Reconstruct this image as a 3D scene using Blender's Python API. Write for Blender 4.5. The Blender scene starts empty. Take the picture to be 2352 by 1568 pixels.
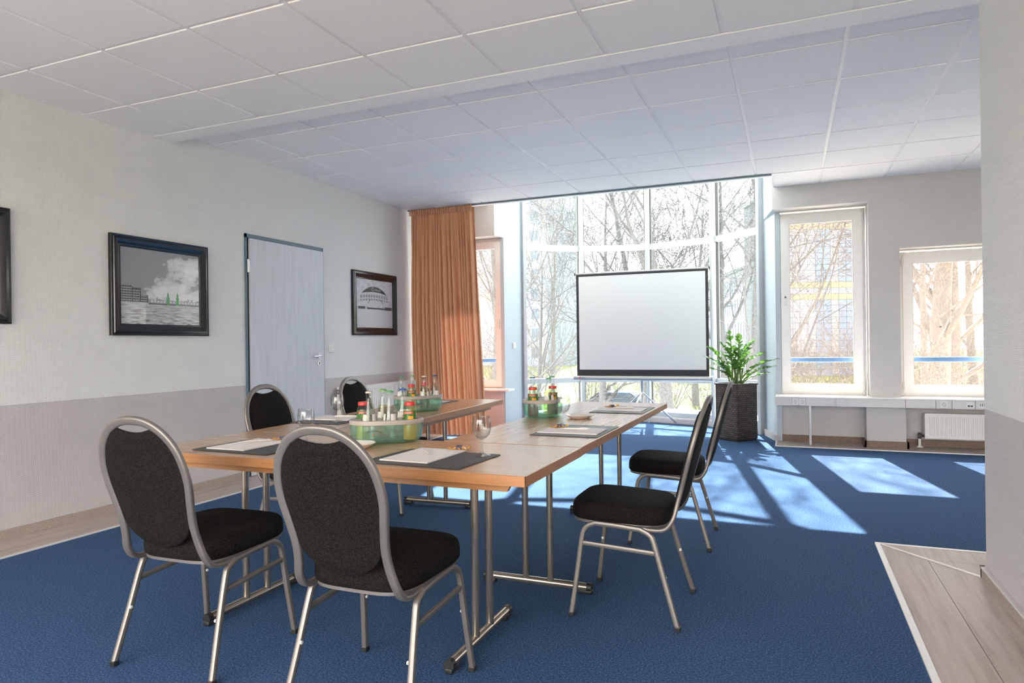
import bpy, bmesh, math, random
from mathutils import Vector, Matrix, Quaternion

R = math.radians
SC = bpy.context.scene
COL = SC.collection

# ------------------------------------------------------------------ camera
cam_d = bpy.data.cameras.new('camera')
cam_d.sensor_fit = 'HORIZONTAL'
cam_d.sensor_width = 36.0
cam_d.lens = 36.0 * 1545.0 / 2352.0
cam_d.shift_y = 4.0 / 2352.0
cam_d.clip_start = 0.05
cam_d.clip_end = 600
cam = bpy.data.objects.new('camera', cam_d)
COL.objects.link(cam)
PSI = math.atan2(640.0, 1545.0)
_f = Vector((-math.sin(PSI), math.cos(PSI), 0)); _r0 = Vector((math.cos(PSI), math.sin(PSI), 0)); _u0 = Vector((0, 0, 1))
_ro = 0.013
_r = _r0 * math.cos(_ro) - _u0 * math.sin(_ro); _u = _u0 * math.cos(_ro) + _r0 * math.sin(_ro)
cam.matrix_world = Matrix(((_r.x, _u.x, -_f.x, 0.0), (_r.y, _u.y, -_f.y, 0.0), (_r.z, _u.z, -_f.z, 1.165), (0, 0, 0, 1)))
SC.camera = cam

# ------------------------------------------------------------------ sky, sun, exposure
SUN_DIR = Vector((-0.193, 1.06, 1.0)).normalized()      # towards the sun
w = bpy.data.worlds.new('sky'); SC.world = w; w.use_nodes = True
nt = w.node_tree; nt.nodes.clear()
sky = nt.nodes.new('ShaderNodeTexSky'); sky.sky_type = 'NISHITA'; sky.sun_disc = False
sky.sun_elevation = R(43); sky.sun_rotation = R(-10); sky.air_density = 1.2; sky.dust_density = 3.0; sky.ozone_density = 1.0
sk_mul = nt.nodes.new('ShaderNodeMix'); sk_mul.data_type = 'RGBA'; sk_mul.blend_type = 'MULTIPLY'; sk_mul.inputs[0].default_value = 1
sk_mul.inputs[7].default_value = (0.10, 0.10, 0.10, 1)
sk_mix = nt.nodes.new('ShaderNodeMix'); sk_mix.data_type = 'RGBA'; sk_mix.inputs[0].default_value = 0.80
sk_mix.inputs[7].default_value = (1.0, 0.925, 0.85, 1)
bg = nt.nodes.new('ShaderNodeBackground'); bg.inputs[1].default_value = 3.6
wo = nt.nodes.new('ShaderNodeOutputWorld')
nt.links.new(sky.outputs[0], sk_mul.inputs[6]); nt.links.new(sk_mul.outputs[2], sk_mix.inputs[6])
nt.links.new(sk_mix.outputs[2], bg.inputs[0]); nt.links.new(bg.outputs[0], wo.inputs[0])
sun_d = bpy.data.lights.new('sun', 'SUN'); sun_d.energy = 13.5; sun_d.angle = R(0.55); sun_d.color = (1.0, 0.93, 0.83)
sun = bpy.data.objects.new('sun', sun_d); COL.objects.link(sun)
sun.rotation_euler = SUN_DIR.to_track_quat('Z', 'Y').to_euler(); sun.location = (0, 30, 30)
SC.view_settings.view_transform = 'Standard'; SC.view_settings.look = 'None'
SC.view_settings.gamma = 1.0; SC.view_settings.use_curve_mapping = False
SC.view_settings.exposure = 2.05
SC.cycles.transparent_max_bounces = 24
SC.cycles.diffuse_bounces = 6

# ------------------------------------------------------------------ materials
MATS = {}
def _new(name):
    m = bpy.data.materials.new(name); m.use_nodes = True
    t = m.node_tree; t.nodes.clear()
    out = t.nodes.new('ShaderNodeOutputMaterial')
    MATS[name] = m
    return m, t, out
def _coord(t, scale=(1, 1, 1), rot=(0, 0, 0), kind='Object'):
    tc = t.nodes.new('ShaderNodeTexCoord'); mp = t.nodes.new('ShaderNodeMapping')
    mp.inputs['Scale'].default_value = scale; mp.inputs['Rotation'].default_value = rot
    t.links.new(tc.outputs[kind], mp.inputs[0])
    return mp.outputs[0]
def _noise(t, vec, scale, detail=3, rough=0.55):
    n = t.nodes.new('ShaderNodeTexNoise'); n.inputs['Scale'].default_value = scale
    n.inputs['Detail'].default_value = detail; n.inputs['Roughness'].default_value = rough
    t.links.new(vec, n.inputs['Vector']); return n.outputs[0]
def _ramp(t, fac, stops):
    r = t.nodes.new('ShaderNodeValToRGB'); e = r.color_ramp.elements
    while len(e) < len(stops): e.new(0.5)
    for i, (p, c) in enumerate(stops):
        e[i].position = p; e[i].color = (c[0], c[1], c[2], 1)
    t.links.new(fac, r.inputs[0]); return r.outputs[0]
def _math(t, op, a, b=None, clamp=False):
    n = t.nodes.new('ShaderNodeMath'); n.operation = op; n.use_clamp = clamp
    for i, v in enumerate((a, b)):
        if v is None: continue
        if isinstance(v, (int, float)): n.inputs[i].default_value = v
        else: t.links.new(v, n.inputs[i])
    return n.outputs[0]
def _mixc(t, fac, a, b, mode='MIX'):
    n = t.nodes.new('ShaderNodeMix'); n.data_type = 'RGBA'; n.blend_type = mode
    if isinstance(fac, (int, float)): n.inputs[0].default_value = fac
    else: t.links.new(fac, n.inputs[0])
    for i, v in ((6, a), (7, b)):
        if isinstance(v, tuple): n.inputs[i].default_value = (v[0], v[1], v[2], 1)
        else: t.links.new(v, n.inputs[i])
    return n.outputs[2]
def _bump(t, h, strength, dist=0.002):
    b = t.nodes.new('ShaderNodeBump'); b.inputs['Strength'].default_value = strength; b.inputs['Distance'].default_value = dist
    t.links.new(h, b.inputs['Height']); return b.outputs[0]
def _pbr(t, out, col, rough=0.5, metal=0.0, spec=0.5, normal=None, coat=0.0):
    p = t.nodes.new('ShaderNodeBsdfPrincipled')
    if isinstance(col, tuple): p.inputs['Base Color'].default_value = (col[0], col[1], col[2], 1)
    else: t.links.new(col, p.inputs['Base Color'])
    if isinstance(rough, (int, float)): p.inputs['Roughness'].default_value = rough
    else: t.links.new(rough, p.inputs['Roughness'])
    p.inputs['Metallic'].default_value = metal
    p.inputs['Specular IOR Level'].default_value = spec
    p.inputs['Coat Weight'].default_value = coat
    if normal: t.links.new(normal, p.inputs['Normal'])
    t.links.new(p.outputs[0], out.inputs[0]); return p
def simple(name, col, rough=0.5, metal=0.0, spec=0.5, var=0.06, scale=25.0, bump=0.0, bscale=200.0, coat=0.0):
    m, t, out = _new(name)
    v = _coord(t); n = _noise(t, v, scale)
    a = tuple(max(0, c * (1 - var)) for c in col); b = tuple(min(1, c * (1 + var)) for c in col)
    c = _ramp(t, n, [(0.3, a), (0.7, b)])
    nm = _bump(t, _noise(t, v, bscale, 2), bump, 0.001) if bump else None
    _pbr(t, out, c, rough, metal, spec, nm, coat)
    return m
def glassy(name, tint, refl=0.08, rough=0.0, edge=0.6, rim=None, milky=0.0):
    """clear or tinted thin glass: transparent, darker towards the rim, with a fresnel-like sheen"""
    m, t, out = _new(name)
    tr = t.nodes.new('ShaderNodeBsdfTransparent')
    v = _coord(t); n = _noise(t, v, 3.0)
    a = tuple(c * 0.985 for c in tint)
    c = _ramp(t, n, [(0.3, a), (0.7, tint)])
    lw = t.nodes.new('ShaderNodeLayerWeight'); lw.inputs[0].default_value = 0.35
    f3 = _math(t, 'POWER', lw.outputs['Facing'], 3.0)
    if rim: c = _mixc(t, f3, c, rim)
    t.links.new(c, tr.inputs[0])
    gl = t.nodes.new('ShaderNodeBsdfGlossy'); gl.inputs['Roughness'].default_value = rough
    f = _math(t, 'ADD', _math(t, 'MULTIPLY', f3, edge), refl, True)
    base = tr.outputs[0]
    if milky:
        tl = t.nodes.new('ShaderNodeBsdfTranslucent'); t.links.new(c, tl.inputs[0]); df = t.nodes.new('ShaderNodeBsdfDiffuse'); t.links.new(c, df.inputs[0])
        m1 = t.nodes.new('ShaderNodeMixShader'); m1.inputs[0].default_value = 0.5; t.links.new(tl.outputs[0], m1.inputs[1]); t.links.new(df.outputs[0], m1.inputs[2])
        m2 = t.nodes.new('ShaderNodeMixShader'); m2.inputs[0].default_value = milky; t.links.new(base, m2.inputs[1]); t.links.new(m1.outputs[0], m2.inputs[2]); base = m2.outputs[0]
    mx = t.nodes.new('ShaderNodeMixShader'); t.links.new(f, mx.inputs[0])
    t.links.new(base, mx.inputs[1]); t.links.new(gl.outputs[0], mx.inputs[2])
    t.links.new(mx.outputs[0], out.inputs[0]); return m

def wallpaper(name, upper, lower=None, split=0.0):
    m, t, out = _new(name)
    g = t.nodes.new('ShaderNodeNewGeometry'); s = t.nodes.new('ShaderNodeSeparateXYZ'); t.links.new(g.outputs['Position'], s.inputs[0])
    v = _coord(t)
    c = upper
    if lower:
        k = _math(t, 'GREATER_THAN', s.outputs[2], split)
        c = _mixc(t, k, lower, upper)
    c = _mixc(t, _math(t, 'MULTIPLY', _noise(t, v, 1.1, 2), 0.10), c, (0.62, 0.60, 0.58))
    # woven glass-fibre relief: two crossing diagonal ribs
    along = _math(t, 'ADD', s.outputs[0], s.outputs[1])
    d1 = _math(t, 'SINE', _math(t, 'MULTIPLY', _math(t, 'ADD', along, s.outputs[2]), 2 * math.pi / 0.0125))
    d2 = _math(t, 'SINE', _math(t, 'MULTIPLY', _math(t, 'SUBTRACT', along, s.outputs[2]), 2 * math.pi / 0.0125))
    h = _math(t, 'MULTIPLY', d1, d2)
    h = _math(t, 'ADD', h, _math(t, 'MULTIPLY', d1, 0.6))
    _pbr(t, out, c, 0.75, 0, 0.25, _bump(t, h, 0.7, 0.0018))
    return m
wallpaper('wallpaper_two_tone', (0.80, 0.785, 0.765), (0.57, 0.525, 0.52), 0.822)
wallpaper('wallpaper_grey', (0.66, 0.63, 0.615))
simple('white_paint', (0.80, 0.80, 0.80), 0.5, var=0.02)
simple('white_frame', (0.82, 0.80, 0.78), 0.35, var=0.02)
simple('bay_frame', (0.50, 0.52, 0.54), 0.35, var=0.02)
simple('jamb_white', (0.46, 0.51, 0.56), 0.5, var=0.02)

def ceiling_mat():
    m, t, out = _new('ceiling_tile')
    v = _coord(t)
    sp = _noise(t, v, 260, 2, 0.6)
    pin = _ramp(t, sp, [(0.30, (0.58, 0.57, 0.56)), (0.42, (0.86, 0.85, 0.84))])
    c = _mixc(t, _math(t, 'MULTIPLY', _noise(t, v, 2.0), 0.15), pin, (0.82, 0.81, 0.80))
    _pbr(t, out, c, 0.9, 0, 0.1, _bump(t, sp, 0.25, 0.001))
ceiling_mat()
simple('ceiling_grid', (0.78, 0.765, 0.755), 0.5, var=0.02)
simple('ceiling_beam', (0.86, 0.85, 0.84), 0.7, var=0.02)

def carpet_mat():
    m, t, out = _new('carpet')
    v = _coord(t)
    n1 = _noise(t, v, 150, 4, 0.75); n2 = _noise(t, v, 1.1, 3); n3 = _noise(t, _coord(t, (1, 0.35, 1)), 45, 2)
    c = _ramp(t, n1, [(0.32, (0.003, 0.010, 0.036)), (0.50, (0.034, 0.080, 0.180)), (0.68, (0.17, 0.25, 0.39))])
    c = _mixc(t, _math(t, 'MULTIPLY', n2, 0.3), c, (0.026, 0.065, 0.150))
    c = _mixc(t, _math(t, 'MULTIPLY', n3, 0.25), c, (0.048, 0.095, 0.195))
    _pbr(t, out, c, 0.95, 0, 0.1, _bump(t, n1, 0.7, 0.004))
carpet_mat()

def wood_mat(name, c0, c1, c2, rough, axis=0, sc=1.0, spec=0.5, bump=0.05, coat=0.0):
    m, t, out = _new(name)
    s = [14 * sc, 14 * sc, 14 * sc]; s[axis] = 0.8 * sc
    v = _coord(t, tuple(s)); n = _noise(t, v, 3.2, 6, 0.65)
    s2 = [60 * sc, 60 * sc, 60 * sc]; s2[axis] = 3 * sc
    n2 = _noise(t, _coord(t, tuple(s2)), 3.0, 3)
    f = _math(t, 'ADD', _math(t, 'MULTIPLY', n, 0.7), _math(t, 'MULTIPLY', n2, 0.3))
    c = _ramp(t, f, [(0.33, c0), (0.5, c1), (0.68, c2)])
    pb_ = _pbr(t, out, c, rough, 0, spec, _bump(t, f, bump, 0.001), coat); pb_.inputs['Coat Roughness'].default_value = 0.22
wood_mat('beech_top', (0.46, 0.245, 0.125), (0.54, 0.31, 0.17), (0.60, 0.365, 0.215), 0.27, 0, 1.0, 0.75, 0.012, 0.5)
wood_mat('beech_edge', (0.34, 0.140, 0.045), (0.43, 0.19, 0.070), (0.48, 0.23, 0.095), 0.4, 0)
wood_mat('laminate', (0.30, 0.235, 0.20), (0.41, 0.335, 0.30), (0.50, 0.43, 0.39), 0.38, 1, 0.5, 0.5, 0.1)
wood_mat('door_ash', (0.46, 0.475, 0.51), (0.535, 0.55, 0.585), (0.57, 0.585, 0.62), 0.45, 2, 0.6)
simple('cork_skirting', (0.34, 0.27, 0.235), 0.75, var=0.3, scale=220)
simple('skirting_brown', (0.20, 0.13, 0.10), 0.6, var=0.15, scale=40)
simple('skirting_top', (0.52, 0.48, 0.46), 0.5, var=0.03)
simple('alu_trim', (0.80, 0.79, 0.77), 0.35, 0.3, var=0.03)
simple('door_frame_blue', (0.10, 0.15, 0.19), 0.5, var=0.06)
simple('door_shadow_gap', (0.012, 0.010, 0.02), 0.6, var=0.1)
simple('steel', (0.62, 0.61, 0.61), 0.28, 0.9, var=0.04)
simple('chrome', (0.75, 0.75, 0.76), 0.12, 1.0, var=0.03)
simple('chair_metal', (0.215, 0.195, 0.18), 0.42, 0.6, var=0.04)
simple('table_metal', (0.40, 0.35, 0.29), 0.25, 0.85, var=0.05)
simple('black_plastic', (0.015, 0.015, 0.016), 0.45, var=0.1)
simple('black_frame', (0.010, 0.010, 0.012), 0.22, var=0.15, spec=0.6)
simple('white_plastic', (0.72, 0.70, 0.66), 0.35, var=0.02)
simple('grey_plastic', (0.30, 0.34, 0.40), 0.4, var=0.05)
simple('duct_grey', (0.62, 0.59, 0.58), 0.4, var=0.02)
simple('radiator_white', (0.80, 0.78, 0.74), 0.3, var=0.02)
simple('valve_brown', (0.07, 0.045, 0.035), 0.5)
def fabric(name, a, b, sc):
    m, t, out = _new(name)
    tc = _coord(t)
    vo = t.nodes.new('ShaderNodeTexVoronoi'); vo.inputs['Scale'].default_value = sc; t.links.new(tc, vo.inputs['Vector'])
    n = _noise(t, tc, sc * 1.7, 2)
    f = _math(t, 'ADD', _math(t, 'MULTIPLY', vo.outputs[0], 0.9), _math(t, 'MULTIPLY', n, 0.4))
    c = _ramp(t, f, [(0.25, b), (0.75, a)])
    _pbr(t, out, c, 0.9, 0, 0.15, _bump(t, vo.outputs[0], 0.7, 0.002))
fabric('chair_fabric', (0.005, 0.0045, 0.0042), (0.024, 0.019, 0.0155), 210)
def curtain_mat():
    m, t, out = _new('curtain_cloth')
    v = _coord(t, (1, 1, 0.05)); n = _noise(t, v, 90, 2)
    c = _ramp(t, n, [(0.3, (0.60, 0.30, 0.17)), (0.7, (0.70, 0.38, 0.235))])
    d = t.nodes.new('ShaderNodeBsdfDiffuse'); tl = t.nodes.new('ShaderNodeBsdfTranslucent')
    t.links.new(c, d.inputs[0]); t.links.new(c, tl.inputs[0])
    mx = t.nodes.new('ShaderNodeMixShader'); mx.inputs[0].default_value = 0.035
    t.links.new(d.outputs[0], mx.inputs[1]); t.links.new(tl.outputs[0], mx.inputs[2]); t.links.new(mx.outputs[0], out.inputs[0])
curtain_mat()
glassy('window_glass', (0.82, 0.83, 0.835), 0.004, 0, 0.20)
glassy('bay_glass', (0.77, 0.835, 0.865), 0.008, 0, 0.20)
glassy('drink_glass', (0.95, 0.955, 0.955), 0.05, 0.0, 0.8, (0.26, 0.28, 0.29))
glassy('bottle_glass', (0.95, 0.98, 0.96), 0.05, 0.02, 0.6, (0.55, 0.64, 0.58))
glassy('water_green', (0.86, 0.92, 0.86), 0.02, 0.0, 0.3)
glassy('water_yellow', (0.88, 0.85, 0.58), 0.02, 0.0, 0.3)
glassy('caddy_green', (0.84, 0.97, 0.92), 0.04, 0.03, 0.4, (0.36, 0.74, 0.58), 0.10)
glassy('clear_glass', (0.97, 0.975, 0.975), 0.004, 0, 0.20)
glassy('picture_glass', (0.99, 0.99, 0.99), 0.006, 0.02, 0.12)
simple('juice_orange', (0.80, 0.35, 0.02), 0.3, var=0.08)
simple('juice_red', (0.16, 0.035, 0.012), 0.2, var=0.2, scale=120)
simple('juice_yellow', (0.62, 0.47, 0.05), 0.3, var=0.2, scale=200)
simple('caddy_lid', (0.40, 0.34, 0.30), 0.45, var=0.02)
simple('label_paper', (0.74, 0.68, 0.64), 0.6, var=0.03)
simple('label_green', (0.06, 0.16, 0.03), 0.5, var=0.5, scale=90)
simple('print_dark', (0.05, 0.05, 0.055), 0.6, var=0.1)
simple('print_red', (0.55, 0.05, 0.04), 0.5, var=0.05)
simple('cap_red', (0.62, 0.04, 0.03), 0.35, var=0.05)
simple('cap_green', (0.08, 0.27, 0.10), 0.4, var=0.05)
simple('cap_lightgreen', (0.15, 0.33, 0.06), 0.4, var=0.05)
simple('cap_blue', (0.03, 0.08, 0.30), 0.4, var=0.05)
simple('cap_silver', (0.55, 0.46, 0.40), 0.35, 0.5, var=0.05)
simple('mat_leather', (0.035, 0.036, 0.040), 0.42, var=0.25, scale=300, bump=0.35, bscale=500)
simple('mat_edge', (0.10, 0.085, 0.08), 0.5)
simple('paper', (0.80, 0.74, 0.715), 0.7, var=0.01)
simple('pen_silver', (0.70, 0.64, 0.58), 0.3, 0.3, var=0.03)
simple('wrapper_gold', (0.72, 0.36, 0.07), 0.3, 0.35, var=0.25, scale=180, bump=0.8, bscale=90)
simple('wrapper_blue', (0.10, 0.09, 0.14), 0.3, 0.2, var=0.3, scale=150, bump=0.8, bscale=90)
simple('porcelain', (0.80, 0.72, 0.65), 0.18, var=0.02)
simple('screen_white', (0.66, 0.67, 0.68), 0.8, var=0.01)
simple('screen_black', (0.025, 0.026, 0.03), 0.7)
simple('screen_back', (0.03, 0.03, 0.035), 0.8)
simple('screen_alu', (0.42, 0.42, 0.43), 0.35, 0.5, var=0.02)
def leaf_mat():
    m, t, out = _new('leaf_green')
    v = _coord(t); n = _noise(t, v, 9, 2)
    c = _ramp(t, n, [(0.3, (0.035, 0.10, 0.030)), (0.7, (0.12, 0.27, 0.05))])
    p = _pbr(t, out, c, 0.25, 0, 0.6)
    tl = t.nodes.new('ShaderNodeBsdfTranslucent'); t.links.new(_mixc(t, 0.5, c, (0.25, 0.5, 0.05)), tl.inputs[0])
    mx = t.nodes.new('ShaderNodeMixShader'); mx.inputs[0].default_value = 0.3
    t.links.new(p.outputs[0], mx.inputs[1]); t.links.new(tl.outputs[0], mx.inputs[2]); t.links.new(mx.outputs[0], out.inputs[0])
leaf_mat()
simple('stem_green', (0.13, 0.20, 0.06), 0.4)
simple('soil', (0.03, 0.022, 0.016), 0.9, var=0.4, scale=60)
def wicker_mat():
    m, t, out = _new('wicker')
    v = _coord(t)
    s = t.nodes.new('ShaderNodeSeparateXYZ'); t.links.new(v, s.inputs[0])
    u = _math(t, 'ADD', s.outputs[0], s.outputs[1])
    br = t.nodes.new('ShaderNodeTexBrick')
    cb = t.nodes.new('ShaderNodeCombineXYZ'); t.links.new(u, cb.inputs[0]); t.links.new(s.outputs[2], cb.inputs[1])
    t.links.new(cb.outputs[0], br.inputs['Vector'])
    br.inputs['Scale'].default_value = 1.0; br.inputs['Brick Width'].default_value = 0.046; br.inputs['Row Height'].default_value = 0.024
    br.inputs['Mortar Size'].default_value = 0.0045; br.inputs['Mortar Smooth'].default_value = 0.6
    br.inputs['Color1'].default_value = (0.060, 0.040, 0.034, 1); br.inputs['Color2'].default_value = (0.125, 0.090, 0.078, 1)
    br.inputs['Mortar'].default_value = (0.006, 0.004, 0.004, 1)
    inv = _math(t, 'SUBTRACT', 1.0, br.outputs['Fac'])
    _pbr(t, out, br.outputs['Color'], 0.38, 0, 0.5, _bump(t, inv, 1.0, 0.006))
wicker_mat()
simple('bark', (0.115, 0.108, 0.112), 0.9, var=0.35, scale=30)
simple('bark_dark', (0.037, 0.030, 0.028), 0.9, var=0.35, scale=30)
simple('twig_brown', (0.155, 0.132, 0.122), 0.9, var=0.3, scale=30)
def ground_mat():
    m, t, out = _new('ground')
    v = _coord(t)
    n = _noise(t, v, 0.09, 3); n2 = _noise(t, v, 3.0, 4)
    c = _ramp(t, n, [(0.40, (0.15, 0.17, 0.05)), (0.52, (0.13, 0.16, 0.05)), (0.60, (0.16, 0.14, 0.10))])
    c = _mixc(t, _math(t, 'MULTIPLY', n2, 0.5), c, (0.11, 0.12, 0.05))
    _pbr(t, out, c, 0.95, 0, 0.1)
ground_mat()
simple('asphalt', (0.11, 0.11, 0.115), 0.9, var=0.2, scale=6)
simple('reflector_slab', (0.78, 0.72, 0.63), 0.9, var=0.06, scale=3)
simple('paving', (0.38, 0.355, 0.32), 0.9, var=0.15, scale=4)
simple('concrete_ledge', (0.74, 0.72, 0.69), 0.85, var=0.12, scale=5)
simple('facade_white', (0.221, 0.227, 0.260), 0.6, var=0.04, scale=0.4)
simple('facade_blue', (0.130, 0.160, 0.235), 0.5, var=0.05, scale=0.4)
simple('facade_yellow', (0.273, 0.235, 0.130), 0.6, var=0.04, scale=0.4)
simple('facade_joint', (0.105, 0.111, 0.130), 0.7)
simple('facade_window', (0.10, 0.125, 0.17), 0.15, var=0.2, scale=0.3)
simple('facade_grey', (0.130, 0.143, 0.170), 0.7, var=0.05, scale=0.4)
simple('facade_slab', (0.235, 0.260, 0.294), 0.7, var=0.04, scale=0.4)
def mosaic_mat(name, cols, cw, ch):
    m, t, out = _new(name)
    v = _coord(t)
    s = t.nodes.new('ShaderNodeSeparateXYZ'); t.links.new(v, s.inputs[0])
    fx = _math(t, 'FLOOR', _math(t, 'DIVIDE', s.outputs[0], cw)); fz = _math(t, 'FLOOR', _math(t, 'DIVIDE', s.outputs[2], ch))
    fy = _math(t, 'FLOOR', _math(t, 'DIVIDE', s.outputs[1], cw))
    cb = t.nodes.new('ShaderNodeCombineXYZ'); t.links.new(fx, cb.inputs[0]); t.links.new(fz, cb.inputs[1]); t.links.new(fy, cb.inputs[2])
    wn = t.nodes.new('ShaderNodeTexWhiteNoise'); wn.noise_dimensions = '3D'; t.links.new(cb.outputs[0], wn.inputs['Vector'])
    r = t.nodes.new('ShaderNodeValToRGB'); r.color_ramp.interpolation = 'CONSTANT'; e = r.color_ramp.elements
    while len(e) < len(cols): e.new(0.5)
    for i, (p, c) in enumerate(cols): e[i].position = p; e[i].color = (c[0], c[1], c[2], 1)
    t.links.new(wn.outputs[0], r.inputs[0])
    px = _math(t, 'FRACT', _math(t, 'DIVIDE', s.outputs[0], cw)); pz = _math(t, 'FRACT', _math(t, 'DIVIDE', s.outputs[2], ch))
    j = _math(t, 'MINIMUM', px, pz)
    k = _math(t, 'GREATER_THAN', j, 0.06)
    _pbr(t, out, _mixc(t, k, (0.22, 0.26, 0.31), r.outputs[0]), 0.6, 0, 0.3)
mosaic_mat('mosaic_front', [(0.0, (0.338, 0.369, 0.412)), (0.66, (0.283, 0.338, 0.424)), (0.78, (0.376, 0.348, 0.255)), (0.88, (0.207, 0.274, 0.412)), (0.95, (0.255, 0.338, 0.338))], 1.25, 1.4)
mosaic_mat('mosaic_side', [(0.0, (0.283, 0.338, 0.405)), (0.45, (0.224, 0.312, 0.397)), (0.62, (0.433, 0.469, 0.507)), (0.80, (0.207, 0.302, 0.338)), (0.92, (0.357, 0.376, 0.338))], 1.25, 1.4)
simple('car_blue', (0.02, 0.10, 0.33), 0.25, 0.2, var=0.05, coat=0.5)
simple('car_window', (0.03, 0.045, 0.06), 0.1, var=0.1)
simple('rubber', (0.02, 0.02, 0.02), 0.8)
simple('rail_blue', (0.10, 0.20, 0.38), 0.4)
def M(n): return MATS[n]

# ------------------------------------------------------------------ mesh helpers
class G:
    """collects vertices and faces of one mesh"""
    def __init__(s): s.v = []; s.f = []; s.mi = []; s.cur = 0
    def add(s, vs, fs):
        o = len(s.v); s.v += [tuple(v) for v in vs]
        for f in fs: s.f.append(tuple(i + o for i in f)); s.mi.append(s.cur)
        return s
    def box(s, x0, x1, y0, y1, z0, z1, b=0.0, mtx=None):
        if b <= 0:
            vs = [(x, y, z) for z in (z0, z1) for y in (y0, y1) for x in (x0, x1)]
            fs = [(0, 2, 3, 1), (4, 5, 7, 6), (0, 1, 5, 4), (2, 6, 7, 3), (0, 4, 6, 2), (1, 3, 7, 5)]
        else:
            b = min(b, (x1 - x0) * .45, (y1 - y0) * .45, (z1 - z0) * .45)
            bm = bmesh.new(); bmesh.ops.create_cube(bm, size=1)
            for v in bm.verts: v.co = Vector((x0 + (v.co.x + .5) * (x1 - x0), y0 + (v.co.y + .5) * (y1 - y0), z0 + (v.co.z + .5) * (z1 - z0)))
            bmesh.ops.bevel(bm, geom=bm.edges[:], offset=b, segments=2, affect='EDGES', profile=0.5)
            bm.verts.ensure_lookup_table()
            vs = [v.co[:] for v in bm.verts]; fs = [tuple(v.index for v in f.verts) for f in bm.faces]; bm.free()
        if mtx is not None: vs = [tuple(mtx @ Vector(v)) for v in vs]
        return s.add(vs, fs)
    def prism(s, poly, z0, z1, mtx=None):
        n = len(poly)
        vs = [(x, y, z0) for x, y in poly] + [(x, y, z1) for x, y in poly]
        fs = [tuple(range(n - 1, -1, -1)), tuple(range(n, 2 * n))] + [(i, (i + 1) % n, n + (i + 1) % n, n + i) for i in range(n)]
        if mtx is not None: vs = [tuple(mtx @ Vector(v)) for v in vs]
        return s.add(vs, fs)
    def lathe(s, prof, n=24, c=(0, 0, 0), caps=True, sx=1.0, sy=1.0, mtx=None):
        vs = []; fs = []; rings = []
        for r, z in prof:
            if r < 1e-6:
                rings.append([len(vs)]); vs.append((c[0], c[1], c[2] + z))
            else:
                rings.append(list(range(len(vs), len(vs) + n)))
                vs += [(c[0] + sx * r * math.cos(2 * math.pi * i / n), c[1] + sy * r * math.sin(2 * math.pi * i / n), c[2] + z) for i in range(n)]
        for a, b in zip(rings, rings[1:]):
            if len(a) == 1 and len(b) == 1: continue
            for i in range(n):
                j = (i + 1) % n
                if len(a) == 1: fs.append((a[0], b[j], b[i]))
                elif len(b) == 1: fs.append((a[i], a[j], b[0]))
                else: fs.append((a[i], a[j], b[j], b[i]))
        if caps:
            if len(rings[0]) > 1: fs.append(tuple(reversed(rings[0])))
            if len(rings[-1]) > 1: fs.append(tuple(rings[-1]))
        if mtx is not None: vs = [tuple(mtx @ Vector(v)) for v in vs]
        return s.add(vs, fs)
    def tube(s, pts, r=0.01, n=10, prof=None, closed=False, radii=None, up=None, caps=True):
        P = [Vector(p) for p in pts]; m = len(P)
        if prof is None: prof = [(math.cos(2 * math.pi * i / n), math.sin(2 * math.pi * i / n)) for i in range(n)]
        else: r = 1.0
        k = len(prof)
        T = []
        for i in range(m):
            a = P[(i - 1) % m] if (closed or i > 0) else P[i]; b = P[(i + 1) % m] if (closed or i < m - 1) else P[i]
            T.append((b - a).normalized())
        ref = Vector(up) if up else (Vector((0, 0, 1)) if abs(T[0].z) < 0.9 else Vector((1, 0, 0)))
        nrm = (ref - T[0] * ref.dot(T[0])).normalized()
        vs = []; fs = []
        for i in range(m):
            if i: 
                q = T[i - 1].rotation_difference(T[i]); nrm = (q @ nrm); nrm = (nrm - T[i] * nrm.dot(T[i])).normalized()
            if up:
                u2 = Vector(up); u2 = u2 - T[i] * u2.dot(T[i])
                if u2.length > 1e-3: nrm = u2.normalized()
            bn = T[i].cross(nrm); rr = (radii[i] if radii else r)
            for a, b in prof: vs.append(tuple(P[i] + nrm * (a * rr) + bn * (b * rr)))
        for i in range(m if closed else m - 1):
            for j in range(k):
                a = i * k + j; b = i * k + (j + 1) % k; c = ((i + 1) % m) * k + (j + 1) % k; d = ((i + 1) % m) * k + j
                fs.append((a, b, c, d))
        if caps and not closed:
            fs.append(tuple(reversed(range(k)))); fs.append(tuple(range((m - 1) * k, m * k)))
        return s.add(vs, fs)
    def cyl(s, a, b, r, n=16, r2=None):
        return s.tube([a, b], r, n, radii=[r, r if r2 is None else r2])
    def loft(s, rings, closed_caps=True):
        """rings: list of equal-length closed loops"""
        k = len(rings[0]); vs = [p for rg in rings for p in rg]; fs = []
        for i in range(len(rings) - 1):
            for j in range(k): fs.append((i * k + j, i * k + (j + 1) % k, (i + 1) * k + (j + 1) % k, (i + 1) * k + j))
        if closed_caps:
            fs.append(tuple(reversed(range(k)))); fs.append(tuple(range((len(rings) - 1) * k, len(rings) * k)))
        return s.add(vs, fs)
    def quad(s, a, b, c, d): return s.add([a, b, c, d], [(0, 1, 2, 3)])
    def mesh(s, name, mats=(), smooth=None):
        me = bpy.data.meshes.new(name); me.from_pydata(s.v, [], s.f)
        for m in mats: me.materials.append(m)
        if len(mats) > 1: me.polygons.foreach_set('material_index', s.mi)
        if smooth is not None:
            me.polygons.foreach_set('use_smooth', [True] * len(me.polygons))
            if smooth < 179: me.set_sharp_from_angle(angle=R(smooth))
        me.update(); return me

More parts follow.
